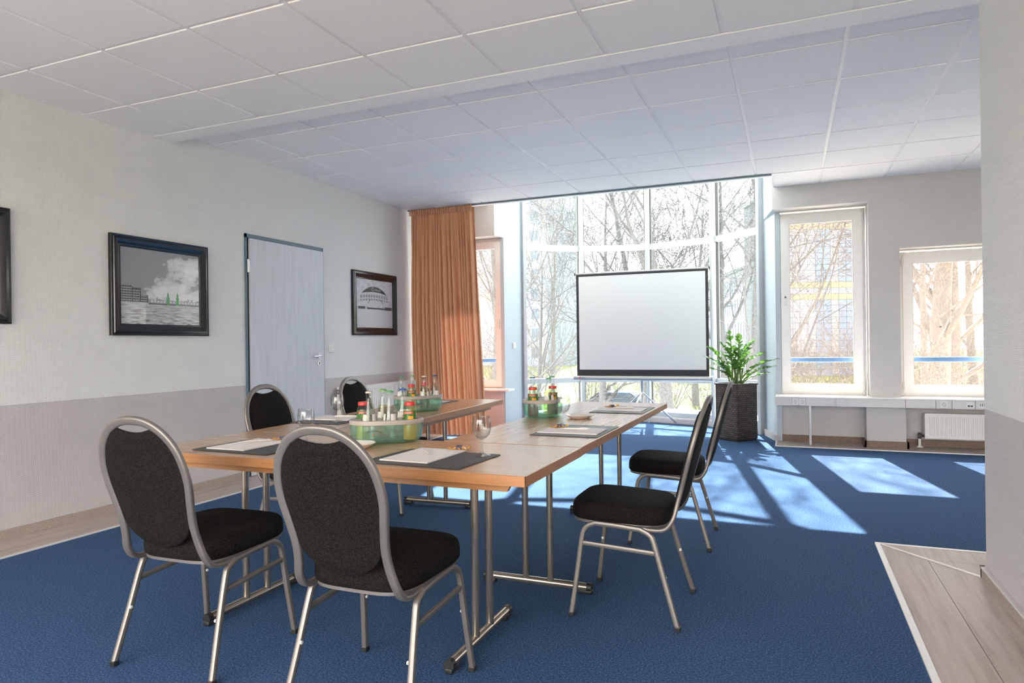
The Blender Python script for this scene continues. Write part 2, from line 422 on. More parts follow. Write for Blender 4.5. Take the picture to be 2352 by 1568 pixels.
def rrect(a, b, r=0.4, n=3):
    """rounded-rectangle tube profile a x b"""
    pts = []; rad = min(a, b) * r
    for cx, cy, t0 in ((a / 2 - rad, b / 2 - rad, 0), (-a / 2 + rad, b / 2 - rad, 90), (-a / 2 + rad, -b / 2 + rad, 180), (a / 2 - rad, -b / 2 + rad, 270)):
        for i in range(n): 
            t = R(t0 + 90 * i / (n - 1)); pts.append((cx + rad * math.cos(t), cy + rad * math.sin(t)))
    return pts
def catmull(pts, sub=6):
    P = [Vector(p) for p in pts]; P = [P[0] * 2 - P[1]] + P + [P[-1] * 2 - P[-2]]; out = []
    for i in range(1, len(P) - 2):
        for k in range(sub):
            t = k / sub
            out.append(0.5 * ((2 * P[i]) + (P[i + 1] - P[i - 1]) * t + (2 * P[i - 1] - 5 * P[i] + 4 * P[i + 1] - P[i + 2]) * t * t + (3 * P[i] - P[i - 1] - 3 * P[i + 1] + P[i + 2]) * t ** 3))
    out.append(P[-2]); return out

def tag(o, label=None, cat=None, group=None, kind=None):
    if label: o['label'] = label
    if cat: o['category'] = cat
    if group: o['group'] = group
    if kind: o['kind'] = kind
    return o
def obj(name, g, mat, parent=None, smooth=None, label=None):
    me = g if isinstance(g, bpy.types.Mesh) else g.mesh(name, [M(x) for x in (mat if isinstance(mat, (list, tuple)) else [mat])], smooth)
    o = bpy.data.objects.new(name, me); COL.objects.link(o)
    if parent: o.parent = parent
    if label: o['label'] = label
    return o
def empty(name, loc=(0, 0, 0), rz=0.0, label=None, cat=None, group=None, kind=None):
    o = bpy.data.objects.new(name, None); COL.objects.link(o)
    o.empty_display_size = 0.1; o.location = loc; o.rotation_euler = (0, 0, rz)
    return tag(o, label, cat, group, kind)
def copy_tree(o, parent=None):
    c = o.copy(); COL.objects.link(c); c.parent = parent
    for ch in list(o.children): copy_tree(ch, c)
    return c
def bx(x0, x1, y0, y1, z0, z1, b=0.0): return G().box(x0, x1, y0, y1, z0, z1, b)
def text_mesh(body, size, extrude=0.0):
    cu = bpy.data.curves.new('lettering', 'FONT'); cu.body = body; cu.size = size; cu.extrude = extrude
    cu.align_x = 'CENTER'; cu.align_y = 'CENTER'; cu.resolution_u = 3
    o = bpy.data.objects.new('lettering', cu); COL.objects.link(o); bpy.context.view_layer.update()
    me = bpy.data.meshes.new_from_object(o.evaluated_get(bpy.context.evaluated_depsgraph_get()))
    bpy.data.objects.remove(o); return me
def text_obj(body, size, mat, parent, fn, name='lettering'):
    """flat lettering mapped by fn(x, y) -> 3-D point"""
    me = text_mesh(body, size)
    for v in me.vertices: v.co = Vector(fn(v.co.x, v.co.y))
    me.materials.clear(); me.materials.append(M(mat)); me.update()
    return obj(name, me, mat, parent)
# ================================================================== THE ROOM
XL, XR, YR, YB = -4.485, 4.6, -1.5, 8.10          # left wall, far right wall, rear wall, window wall
Z1, Z2 = 2.775, 2.868                             # lower (near) and upper (far) ceiling
BAY = [(-3.50, 8.83), (-2.82, 9.47), (-1.89, 9.73), (-0.93, 9.42), (-0.30, 8.84)]

# ---- floor
fl = tag(empty('floor'), 'blue carpet floor with laminate strips along the walls', 'floor', kind='structure')
cp = G()
cp.add([(XL, YR, 0), (XR, YR, 0), (XR, 8.45, 0), (-0.1, 8.45, 0)] + [(x, y, 0) for x, y in reversed(BAY)] + [(-3.6, 8.45, 0), (XL, 8.45, 0)],
       [tuple(range(11))])
n0 = len(cp.v)
cp.add([(x, y, -0.2) for x, y, _ in cp.v], [tuple(reversed(range(11)))])
obj('carpet', cp, 'carpet', fl)
def plank(poly, z=0.004, rot=False):
    o = obj('plank', G().prism(poly, 0.0, z), 'laminate', fl)
    if rot: pass
    return o
GAP = 0.0012
for i in range(3):                                 # along the left wall
    x0 = XL + 0.0 + i * 0.135; off = -2.4 - 0.43 * i
    y = off
    while y < 8.1:
        a, b = max(y, YR), min(y + 1.29, 8.1)
        if b - a > 0.05: plank([(x0 + GAP, a + GAP), (x0 + 0.135 - GAP, a + GAP), (x0 + 0.135 - GAP, b - GAP), (x0 + GAP, b - GAP)])
        y += 1.29
for i in range(3):                                 # along the window wall
    y0 = 7.905 + i * 0.151
    for k in range(4):
        a = -0.165 + k * 1.29 - 0.43 * i; b = a + 1.29; a = max(a, -0.165); b = min(b, XR)
        if b - a > 0.05: plank([(a + GAP, y0 + GAP), (b - GAP, y0 + GAP), (b - GAP, y0 + 0.151 - GAP), (a + GAP, y0 + 0.151 - GAP)])
# around the partition: two runs meeting in a mitre from (.44,4.315) to (.855,3.85)
def mit(x): return 4.315 - (x - 0.44) * (4.315 - 3.85) / (0.855 - 0.44)
for i in range(2):
    xa, xb = 0.44 + i * 0.2075, 0.44 + (i + 1) * 0.2075
    ys = [YR, -0.4 - 0.3 * i, 1.05 - 0.35 * i, 2.55 + 0.45 * i - 0.2]
    for k, y in enumerate(ys):
        if k < len(ys) - 1: plank([(xa + GAP, y + GAP), (xb - GAP, y + GAP), (xb - GAP, ys[k + 1] - GAP), (xa + GAP, ys[k + 1] - GAP)])
        else: plank([(xa + GAP, y + GAP), (xb - GAP, y + GAP), (xb - GAP, mit(xb) - 0.004), (xa + GAP, mit(xa) - 0.004)])
m2 = 4.315 - 0.2325
def mitx(y): return 0.44 + (4.315 - y) * (0.855 - 0.44) / (4.315 - 3.85)
for ya, yb, cut in ((m2, 4.315, 1.9), (3.85, m2, 2.6)):
    plank([(mitx(ya) + 0.004, ya + GAP), (cut, ya + GAP), (cut, yb - GAP), (mitx(yb) + 0.004, yb - GAP)])
    plank([(cut + GAP * 2, ya + GAP), (XR, ya + GAP), (XR, yb - GAP), (cut + GAP * 2, yb - GAP)])
def metal_trim(name, a, b, wd, label, h=0.008):
    a = Vector((a[0], a[1], 0)); b = Vector((b[0], b[1], 0)); d = (b - a).normalized(); n = Vector((-d.y, d.x, 0)) * wd / 2
    pr = [a - n, b - n, b + n, a + n]
    return tag(obj(name, G().prism([(p.x, p.y) for p in pr], 0, h), 'alu_trim'), label, 'floor trim', kind='structure')
metal_trim('trim_1', (-4.08, YR), (-4.08, 8.1), 0.014, 'thin metal edge between carpet and laminate along the left wall')
metal_trim('trim_2', (0.44, YR), (0.44, 4.31), 0.026, 'metal edge strip between carpet and laminate beside the partition')
metal_trim('trim_3', (0.43, 4.315), (XR, 4.315), 0.016, 'metal edge strip at the far end of the laminate by the partition')
metal_trim('trim_4', (0.452, 4.302), (0.855, 3.85), 0.010, 'narrow metal mitre strip running to the partition corner', 0.009)
metal_trim('trim_5', (-0.165, 7.905), (XR, 7.905), 0.016, 'metal edge between carpet and laminate under the windows')
metal_trim('trim_6', (-0.165, 7.90), (-0.165, 8.3), 0.014, 'short metal edge at the left end of the laminate under the windows')

# ---- walls
def struct(name, g, mat, label, cat, smooth=None):
    return tag(obj(name, g, mat, None, smooth), label, cat, kind='structure')
struct('wall_left', bx(XL - 0.15, XL, YR - 0.15, 8.5, -0.2, 3.1), 'wallpaper_two_tone', 'long left wall, pale above and mauve grey below, with door and pictures', 'wall')
struct('wall_right', bx(0.855, 1.15, YR, 3.85, 0, 2.9), 'wallpaper_two_tone', 'two-tone partition wall standing at the right edge of the picture', 'wall')
struct('wall_end', bx(XR, XR + 0.15, YR - 0.15, 8.4, -0.2, 3.1), 'wallpaper_two_tone', 'far right end wall of the room behind the partition', 'wall')
SILL = 0.545
wb = G()
wb.box(XL, -3.59, 8.10, 8.50, 2.585, 3.1)                                        # over the left window
wb.box(XL, -4.32, 8.10, 8.50, -0.2, 2.585)
wb.box(-4.32, -3.56, 8.30, 8.50, -0.2, SILL)
wb.box(-0.17, XR, 8.10, 8.50, 2.63, 3.1)                                         # over the right windows
wb.box(0.78, 1.07, 8.10, 8.50, 0.53, 2.63)                                          # pillar between them
wb.box(1.07, 2.0, 8.10, 8.50, 2.112, 2.63)
wb.box(2.0, 2.4, 8.10, 8.50, -0.2, 2.63); wb.box(4.3, XR, 8.10, 8.50, -0.2, 2.63); wb.box(3.3, 3.4, 8.10, 8.50, -0.2, 2.63); wb.box(2.4, 4.3, 8.10, 8.50, 2.112, 2.63); wb.box(2.4, 4.3, 8.36, 8.50, -0.2, SILL)
wb.box(-0.165, 2.0, 8.36, 8.50, -0.2, SILL)
struct('wall_back', wb, 'wallpaper_grey', 'grey papered window wall around the right-hand windows', 'wall')
jl = G()
jl.prism([(-3.588, 8.10), (-3.48, 8.85), (-3.588, 8.85)], 2.586, 5.62)
jl.prism([(-3.548, 8.31), (-3.48, 8.85), (-3.62, 8.85), (-3.62, 8.5), (-3.60, 8.31)], -0.2, 2.585)
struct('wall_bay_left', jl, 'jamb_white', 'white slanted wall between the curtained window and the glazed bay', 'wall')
jr = G()
jr.prism([(-0.172, 8.10), (-0.172, 8.86), (-0.30, 8.86)], 2.631, 5.62)
jr.prism([(-0.155, 8.32), (-0.10, 8.32), (-0.10, 8.5), (-0.17, 8.86), (-0.30, 8.86)], -0.2, 2.63)
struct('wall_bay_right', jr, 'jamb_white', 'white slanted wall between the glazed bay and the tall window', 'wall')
rw = G()  # openings invented behind the camera so daylight reaches the near furniture
rw.box(XL, XR, YR - 0.15, YR, -0.2, 0.06); rw.box(XL, XR, YR - 0.15, YR, 2.40, 3.1)
for a, b in ((XL, -4.2), (-0.15, 0.1), (4.35, XR)): rw.box(a, b, YR - 0.15, YR, 0.06, 2.40)
struct('wall_rear', rw, 'wallpaper_two_tone', 'wall behind the camera with wide openings added for daylight', 'wall')
# roof over the room and the bay shaft
rf = G()
rf.box(XL - 0.15, XR + 0.15, YR - 0.15, 7.44, 3.05, 3.2); rf.box(-0.17, XR + 0.15, 7.44, 8.50, 3.05, 3.2); rf.box(XL - 0.15, -3.59, 7.44, 8.50, 3.05, 3.2)
rf.box(-3.75, -0.05, 7.46, 7.56, 2.87, 5.7)
rf.box(-3.75, -3.62, 7.5, 8.86, 3.05, 5.7); rf.box(-0.15, -0.02, 7.5, 8.86, 3.05, 5.7)
rf.prism([(-3.75, 7.46), (-0.02, 7.46), (-0.02, 8.86), (-0.8, 9.6), (-1.89, 9.9), (-2.95, 9.65), (-3.75, 8.9)], 5.62, 5.7)
struct('roof', rf, 'white_paint', 'white roof slab over the room and above the bay', 'roof')

# ---- ceiling
ce = tag(empty('ceiling'), 'suspended white tile ceiling in two levels with a flush beam', 'ceiling', kind='structure')
XG = [XL] + [-0.31 + 0.6225 * k for k in range(-6, 8)] + [XR]
YF = [YR] + [3.15 - 0.635 * k for k in range(7, -1, -1)] + [3.70]
YBK = [3.87, 4.28, 4.90, 5.52, 6.14, 6.76, 7.40]
_tile = {}
def ctile(x0, x1, y0, y1, z):
    g = 0.012; w_, d_ = round(x1 - x0 - 2 * g, 4), round(y1 - y0 - 2 * g, 4)
    if w_ < 0.03 or d_ < 0.03: return
    if (w_, d_) not in _tile: _tile[(w_, d_)] = G().box(-w_ / 2, w_ / 2, -d_ / 2, d_ / 2, 0, 0.014, 0.0025).mesh('ceiling_tile', [M('ceiling_tile')])
    o = obj('ceiling_tile', _tile[(w_, d_)], 'ceiling_tile', ce); o.location = ((x0 + x1) / 2, (y0 + y1) / 2, z)
for a, b in zip(XG, XG[1:]):
    for c, d in zip(YF, YF[1:]): ctile(a, b, c, d, Z1)
    for c, d in zip(YBK, YBK[1:]): ctile(a, b, c, d, Z2)
    if b > -0.1: ctile(max(a, -0.15), b, 7.44, 8.10, Z2 + 0.004)
obj('grid', bx(XL, XR, YR, 3.70, Z1 + 0.007, Z1 + 0.03), 'ceiling_grid', ce)
obj('grid', bx(XL, XR, 3.87, 7.44, Z2 + 0.007, Z2 + 0.03), 'ceiling_grid', ce)
obj('grid', bx(-0.16, XR, 7.44, 8.10, Z2 + 0.011, Z2 + 0.03), 'ceiling_grid', ce)
obj('beam', bx(XL, XR, 3.702, 3.87, Z1 - 0.002, Z2 + 0.03, 0.002), 'ceiling_beam', ce)
obj('edge_profile', bx(XL, XR, 7.40, 7.45, Z2 - 0.004, Z2 + 0.03), 'ceiling_beam', ce)
eb = G(); eb.box(XL, XL + 0.02, YR, 3.70, Z1 - 0.003, Z1 + 0.02); eb.box(XL, XL + 0.02, 3.87, 7.44, Z2 - 0.003, Z2 + 0.02)
obj('wall_angle', eb, 'ceiling_grid', ce)

# ---- baseboards
def baseboard(name, g, mat, label): return struct(name, g, mat, label, 'baseboard')
bl = G(); bl.box(XL, XL + 0.018, YR, 4.62, 0, 0.058, 0.004); bl.box(XL, XL + 0.018, 5.705, 8.1, 0, 0.058, 0.004)
baseboard('baseboard_left', bl, 'cork_skirting', 'speckled brown skirting along the left wall')
br_ = empty('baseboard_right'); tag(br_, 'speckled skirting with pale top strip on the partition', 'baseboard', kind='structure')
g = G(); g.box(0.835, 0.8555, YR, 3.87, 0, 0.052, 0.002); g.box(0.835, 1.17, 3.85, 3.87, 0, 0.052, 0.002); obj('board', g, 'cork_skirting', br_)
g = G(); g.box(0.832, 0.8555, YR, 3.873, 0.052, 0.062, 0.003); g.box(0.832, 1.173, 3.85, 3.873, 0.052, 0.062, 0.003); obj('top_strip', g, 'skirting_top', br_)
bb = G(); bb.box(-0.165, 0.72, 8.34, 8.36, 0, 0.075, 0.003); bb.box(0.715, 1.135, 8.075, 8.10, 0, 0.075, 0.003)
bb.box(0.715, 0.74, 8.075, 8.36, 0, 0.075, 0.003); bb.box(1.11, 1.135, 8.075, 8.36, 0, 0.075, 0.003); bb.box(1.11, XR, 8.34, 8.36, 0, 0.075, 0.003)
baseboard('baseboard_back', bb, 'skirting_brown', 'dark brown skirting below the window wall')
pil = G(); pil.box(0.74, 1.11, 8.10, 8.355, 0, 0.528)
struct('wall_pier', pil, 'wallpaper_grey', 'papered pier below the ledge between the two right windows', 'wall')
bj = G(); bj.prism([(-0.165, 8.26), (-0.325, 8.84), (-0.30, 8.85), (-0.145, 8.27)], 0, 0.075)
baseboard('baseboard_bay', bj, 'skirting_top', 'grey skirting at the foot of the slanted bay wall')

# ---- bay windows (four facets)
def local_frame(a, b):
    a = Vector((a[0], a[1], 0)); b = Vector((b[0], b[1], 0)); d = (b - a); L = d.length; d.normalize(); n = Vector((-d.y, d.x, 0))   # n points outwards
    return Matrix(((d.x, n.x, 0, a.x), (d.y, n.y, 0, a.y), (0, 0, 1, 0), (0, 0, 0, 1))), L
ZT = [(0.10, 0.165), (0.585, 0.66), (2.485, 2.56), (4.52, 4.595), (5.52, 5.60)]
names = ['leftmost pane column of the glazed bay in front of the tower', 'second pane column of the glazed bay, left half behind the screen',
         'third pane column of the glazed bay, right half behind the screen', 'rightmost pane column of the glazed bay behind the planter']
for k in range(4):
    mt, L = local_frame(BAY[k], BAY[k + 1])
    wn = tag(empty('window_%d' % (k + 1)), names[k], 'window', kind='structure')
    for q, (z0, z1) in enumerate(ZT):
        obj('transom' if q in (1, 2, 3) else 'rail', G().box(0.03, L - 0.03, -0.045, 0.03, z0, z1, 0.004, mt), 'bay_frame', wn)
    for z0, z1 in ((0.165, 0.585), (0.66, 2.485), (2.56, 4.52), (4.595, 5.52)):
        obj('pane', G().box(0.04, L - 0.04, -0.004, 0.004, z0 - 0.01, z1 + 0.01, 0, mt), 'bay_glass', wn)
        ga = G(); ga.box(0.035, 0.052, -0.02, 0.02, z0, z1, 0, mt); ga.box(L - 0.052, L - 0.035, -0.02, 0.02, z0, z1, 0, mt)
        obj('gasket', ga, 'black_plastic', wn)
    for s_ in (0, 1):
        x0, x1 = (0.0, 0.045) if s_ == 0 else (L - 0.045, L)
        obj('post', G().box(x0, x1, -0.075, 0.04, 0, 5.60, 0.004, mt), 'bay_frame', wn)
    obj('plinth', G().box(0.02, L - 0.02, -0.07, 0.04, 0, 0.10, 0.02, mt), 'skirting_top', wn)
lg = G()
outer = [(-3.9, 9.05), (-3.2, 9.95), (-2.05, 10.4), (-0.75, 10.05), (0.05, 9.1)]
lg.prism(BAY + outer[::-1], 0.02, 0.145)
tag(obj('outside_ledge', lg, 'concrete_ledge'), 'pale concrete ledge outside running around the foot of the bay', 'ledge', kind='structure')

# ---- casement windows
def casement(idx, x0, x1, z0, z1, hinge, label, handle=None, yf=8.34):
    wn = tag(empty('window_%d' % idx), label, 'window', kind='structure')
    fw = 0.045
    f = G()
    f.box(x0, x0 + fw, yf, yf + 0.075, z0, z1, 0.004); f.box(x1 - fw, x1, yf, yf + 0.075, z0, z1, 0.004)
    f.box(x0 + fw, x1 - fw, yf, yf + 0.075, z0, z0 + fw, 0.004); f.box(x0 + fw, x1 - fw, yf, yf + 0.075, z1 - fw, z1, 0.004)
    obj('window_frame', f, 'white_frame', wn)
    a, b, c, d = x0 + 0.032, x1 - 0.032, z0 + 0.032, z1 - 0.032; sw = 0.092; ys = yf - 0.02
    s = G()
    for poly in ([(a, c), (a + sw, c + sw), (a + sw, d - sw), (a, d)], [(b, d), (b - sw, d - sw), (b - sw, c + sw), (b, c)],
                 [(b, c), (b - sw, c + sw), (a + sw, c + sw), (a, c)], [(a, d), (a + sw, d - sw), (b - sw, d - sw), (b, d)]):
        o = obj('sash_rail', G().prism(poly, -0.03, 0.035, Matrix(((1, 0, 0, 0), (0, 0, -1, ys + 0.03), (0, 1, 0, 0), (0, 0, 0, 1)))), 'white_frame', wn)
    obj('pane', bx(a + sw - 0.01, b - sw + 0.01, ys + 0.028, ys + 0.036, c + sw - 0.01, d - sw + 0.01), 'window_glass', wn)
    bd = G(); t_ = 0.006
    bd.box(a + sw, a + sw + t_, ys + 0.005, ys + 0.028, c + sw, d - sw); bd.box(b - sw - t_, b - sw, ys + 0.005, ys + 0.028, c + sw, d - sw)
    bd.box(a + sw, b - sw, ys + 0.005, ys + 0.028, c + sw, c + sw + t_); bd.box(a + sw, b - sw, ys + 0.005, ys + 0.028, d - sw - t_, d - sw)
    obj('glazing_bead', bd, 'duct_grey', wn)
    hx = b + 0.004 if hinge > 0 else a - 0.004
    for zz in (z0 + 0.06, z1 - 0.15):
        h = G(); h.cyl((hx, ys - 0.008, zz), (hx, ys - 0.008, zz + 0.09), 0.009, 10); h.box(hx - 0.012, hx + 0.012, ys - 0.006, ys + 0.004, zz + 0.01, zz + 0.08)
        obj('hinge', h, 'white_plastic', wn, 40)
    if handle:
        hx = (a + sw / 2) if hinge > 0 else (b - sw / 2); zz = handle
        pl = obj('handle_plate', bx(hx - 0.016, hx + 0.016, ys - 0.006, ys + 0.002, zz - 0.065, zz + 0.065, 0.005), 'white_plastic', wn)
        obj('spindle', G().cyl((hx, ys - 0.012, zz + 0.03), (hx, ys, zz + 0.03), 0.009, 10), 'black_plastic', pl, 40)
        obj('slot', bx(hx - 0.008, hx + 0.008, ys - 0.009, ys - 0.004, zz - 0.055, zz + 0.01, 0.003), 'white_frame', pl)
    return wn
casement(5, -0.127, 0.772, SILL - 0.005, 2.608, 1, 'tall white casement window right of the bay', 1.62)
casement(6, 1.092, 1.995, SILL - 0.005, 2.092, -1, 'shorter white casement window beside the partition')
w7 = casement(7, -4.30, -3.555, SILL, 2.575, -1, 'white casement window half covered by the curtain')
obj('handle_lever', G().box(-3.645, -3.62, 8.285, 8.31, 1.36, 1.49, 0.006), 'white_plastic', w7)
casement(10, 2.41, 3.29, SILL, 2.085, 1, 'added casement window letting light in behind the partition, nearer one')  # two unseen casements added to bring more daylight to the far right
casement(11, 3.41, 4.29, SILL, 2.085, 1, 'added casement window letting light in behind the partition, farther one')
for i, (a, b) in enumerate(((-4.2, -0.15), (0.1, 4.35))):  # unseen rear glazing, added to brighten the room with daylight
    wn = tag(empty('window_%d' % (8 + i)), ('added wide window letting daylight in behind the camera, left part', 'added wide window letting daylight in behind the camera, right part')[i], 'window', kind='structure')
    f = G()
    for q in range(4):
        x = a + (b - a - 0.06) * q / 3; f.box(x, x + 0.06, YR - 0.11, YR - 0.03, 0.06, 2.40, 0.004)
    f.box(a, b, YR - 0.11, YR - 0.03, 0.06, 0.12, 0.004); f.box(a, b, YR - 0.11, YR - 0.03, 2.34, 2.40, 0.004)
    obj('window_frame', f, 'white_frame', wn); obj('pane', bx(a, b, YR - 0.075, YR - 0.068, 0.10, 2.37), 'clear_glass', wn)
obj_l = struct('trim_7', bx(-4.32, -3.42, 8.13, 8.33, 0.535, 0.56, 0.004), 'white_frame', 'white inner sill below the curtained window', 'window sill')
# outside balustrade rail in front of the right windows and the left one
rl = G(); rl.box(-0.16, 2.6, 8.57, 8.605, 0.90, 0.955, 0.01)
for x in (0.92, 2.5): rl.box(x - 0.02, x + 0.02, 8.50, 8.59, 0.88, 0.93)
tag(obj('safety_rail', rl, 'rail_blue'), 'blue metal safety rail crossing outside the two right windows', 'rail')
rl = G(); rl.box(-4.5, -3.6, 8.57, 8.605, 0.90, 0.955, 0.01); rl.box(-4.47, -4.43, 8.50, 8.59, 0.88, 0.93)
tag(obj('safety_rail', rl, 'rail_blue'), 'blue metal safety rail outside the curtained left window', 'rail')

# ---- door in the left wall
dr = tag(empty('door_1'), 'pale grey wood-grain door with dark steel frame in the left wall', 'door', kind='structure')
g = G(); g.box(XL - 0.01, XL + 0.012, 4.625, 4.645, 0, 2.175); g.box(XL - 0.01, XL + 0.012, 5.692, 5.705, 0, 2.175); g.box(XL - 0.01, XL + 0.012, 4.625, 5.705, 2.142, 2.175)
obj('door_frame', g, 'door_frame_blue', dr)
obj('rebate_shade', bx(XL - 0.01, XL + 0.003, 4.645, 4.672, 0, 2.142), 'door_shadow_gap', dr)  # near-black strip, painted as the shade in the gap beside the leaf
lf = obj('door_leaf', bx(XL - 0.01, XL + 0.022, 4.670, 5.690, 0.008, 2.138, 0.003), 'door_ash', dr)
for zz in (0.22, 1.83):
    h = G(); h.cyl((XL + 0.02, 4.652, zz), (XL + 0.02, 4.652, zz + 0.115), 0.011, 12); h.box(XL, XL + 0.02, 4.645, 4.672, zz + 0.01, zz + 0.105)
    obj('hinge', h, 'steel', dr, 40)
hd = obj('door_handle', G().tube(catmull([(XL + 0.02, 5.605, 1.06), (XL + 0.05, 5.605, 1.06), (XL + 0.066, 5.595, 1.06), (XL + 0.068, 5.56, 1.06), (XL + 0.066, 5.48, 1.057)], 5), 0.010, 10), 'steel', dr, 60)
obj('rosette', G().cyl((XL + 0.02, 5.605, 1.06), (XL + 0.031, 5.605, 1.06), 0.026, 24), 'steel', hd, 40)
es = obj('key_escutcheon', G().cyl((XL + 0.02, 5.605, 0.985), (XL + 0.028, 5.605, 0.985), 0.026, 24), 'steel', dr, 40)
g = G(); g.cyl((XL + 0.024, 5.605, 0.990), (XL + 0.0295, 5.605, 0.990), 0.007, 12); g.box(XL + 0.024, XL + 0.0295, 5.6015, 5.6085, 0.970, 0.990)
obj('keyhole', g, 'black_plastic', es)

# ---- switches
def switch(name, m4, label):
    t = empty(name); t.matrix_world = m4; tag(t, label, 'light switch')
    obj('cover', bx(-0.041, 0.041, 0, 0.010, -0.041, 0.041, 0.004), 'white_plastic', t)
    obj('rocker', G().box(-0.028, 0.028, 0.008, 0.015, -0.028, 0.028, 0.003), 'white_plastic', t)
switch('light_switch', Matrix.Translation((XL, 5.83, 1.135)) @ Matrix.Rotation(R(-90), 4, 'Z'), 'cream light switch between the door and the arena picture')
d_ = Vector((-3.48 + 3.555, 8.85 - 8.25, 0)).normalized(); 
switch('light_switch', Matrix(((-d_.x, d_.y, 0, -3.516), (-d_.y, -d_.x, 0, 8.56), (0, 0, 1, 1.135), (0, 0, 0, 1))), 'cream light switch on the slanted wall left of the bay')
# ================================================================== FURNITURE
# ---- curtain and its rail
def make_curtain():
    rnd = random.Random(4); NX, NZ = 300, 26; vs = []; fs = []
    ph = [0.0]; 
    for i in range(NX): ph.append(ph[-1] + (0.36 + 0.16 * math.sin(i * 0.11) + 0.10 * math.sin(i * 0.053 + 1)))
    for k in range(NZ + 1):
        s = k / NZ; z = 2.845 - s * 2.80
        xl = -4.425 + 0.03 * math.sin(s * 3.1) * -1 + 0.03 * s; xr = -3.565 + 0.15 * s
        amp = 0.014 + 0.030 * min(1, s * 2.2)
        if s < 0.05: amp = 0.012
        for i in range(NX + 1):
            u = i / NX
            x = xl + (xr - xl) * u + 0.010 * math.cos(ph[i]) * min(1, s * 3)
            y = 7.40 + amp * math.sin(ph[i] + 0.35 * math.sin(s * 2.3 + i * 0.02)) + 0.012 * math.sin(u * 9 + s * 2)
            if u > 0.94: y += (u - 0.94) * 0.9
            vs.append((x, y, z))
    for k in range(NZ):
        for i in range(NX):
            a = k * (NX + 1) + i; fs.append((a, a + 1, a + NX + 2, a + NX + 1))
    return G().add(vs, fs)
cu = empty('curtain', (0, 0, 0), 0, 'long terracotta curtain hanging beside the left wall', 'curtain')
obj('cloth', make_curtain(), 'curtain_cloth', cu, 180)
g = G(); rnd = random.Random(3)
for i in range(34):
    x = -4.42 + 0.85 * i / 33; g.tube(catmull([(x, 7.375, 2.855), (x + 0.004 * rnd.uniform(-1, 1), 7.362, 2.82), (x, 7.372, 2.785)], 3), 0.011, 6)
obj('pleat_heading', g, 'curtain_cloth', cu, 180)
tag(obj('curtain_rail', bx(-4.47, -0.16, 7.385, 7.425, Z2 - 0.016, Z2 - 0.004), 'door_frame_blue'), 'slim dark curtain rail along the ceiling edge before the bay', 'curtain rail')

# ---- radiators
def radiator(m4, L, H, D, label, valve_z):
    t = empty('radiator'); t.matrix_world = m4; tag(t, label, 'radiator')        # local: x along, -y towards the room
    n = int(L / 0.04); prof = []
    for i in range(n):
        x = 0.03 + (L - 0.06) * i / n; p = (L - 0.06) / n
        prof += [(x, 0), (x + p * 0.3, 0), (x + p * 0.42, 0.007), (x + p * 0.88, 0.007)]
    prof = [(0, 0)] + prof + [(L - 0.03, 0), (L, 0)]
    pts = [(x, -D + 0.008 - d) for x, d in prof]
    poly = pts + [(L, -D + 0.02), (0, -D + 0.02)]
    k = len(poly); z0, z1 = 0.03, H - 0.035
    fp = G(); fp.prism(poly, z0, z1)
    fp.box(0, L, -D + 0.001, -D + 0.022, 0, z0); fp.box(0, L, -D + 0.001, -D + 0.022, z1, H - 0.012)
    obj('front_panel', fp, 'radiator_white', t)
    obj('rear_panel', bx(0, L, -0.035, -0.02, 0, H - 0.012), 'radiator_white', t)
    for xa in (-0.004, L): obj('side_cover', bx(xa, xa + 0.004, -D, -0.02, 0, H, 0.001), 'radiator_white', t)
    tg = G(); m = int(L / 0.03)
    tg.box(0, L, -D, -D + 0.015, H - 0.012, H); tg.box(0, L, -0.035, -0.02, H - 0.012, H)
    for i in range(m): x = L * (i + 0.5) / m; tg.box(x - 0.008, x + 0.008, -D + 0.01, -0.03, H - 0.008, H)
    obj('top_grille', tg, 'radiator_white', t)
    return t
r1 = radiator(Matrix.Translation((1.30, 8.335, 0.105)), 1.25, 0.265, 0.12, 'low white panel radiator under the shorter window', 0.02)
v = G(); v.cyl((-0.05, -0.07, 0.02), (0.0, -0.07, 0.02), 0.012, 12); v.cyl((-0.045, -0.07, -0.01), (-0.045, -0.07, 0.055), 0.016, 12); v.cyl((-0.062, -0.07, 0.02), (-0.028, -0.07, 0.02), 0.018, 12)
obj('valve', v, 'valve_brown', r1, 40)
v = G(); v.cyl((-0.045, -0.07, -0.105), (-0.045, -0.07, -0.005), 0.013, 14); v.lathe([(0.034, 0), (0.032, 0.008), (0.016, 0.02)], 18, (-0.045, -0.07, -0.103)); obj('pipe', v, 'radiator_white', r1, 40)
r2 = radiator(Matrix.Translation((XL, 5.90, 0.12)) @ Matrix.Rotation(R(90), 4, 'Z'), 1.45, 0.60, 0.125, 'white panel radiator on the left wall beside the curtain', 0.4)
v = G(); v.cyl((-0.04, -0.06, 0.555), (-0.004, -0.06, 0.555), 0.022, 16); obj('vent_ring', v, 'black_plastic', r2, 40)
v = G(); v.cyl((-0.045, -0.06, 0.555), (-0.03, -0.06, 0.555), 0.013, 14); obj('vent_key', v, 'steel', r2, 40)

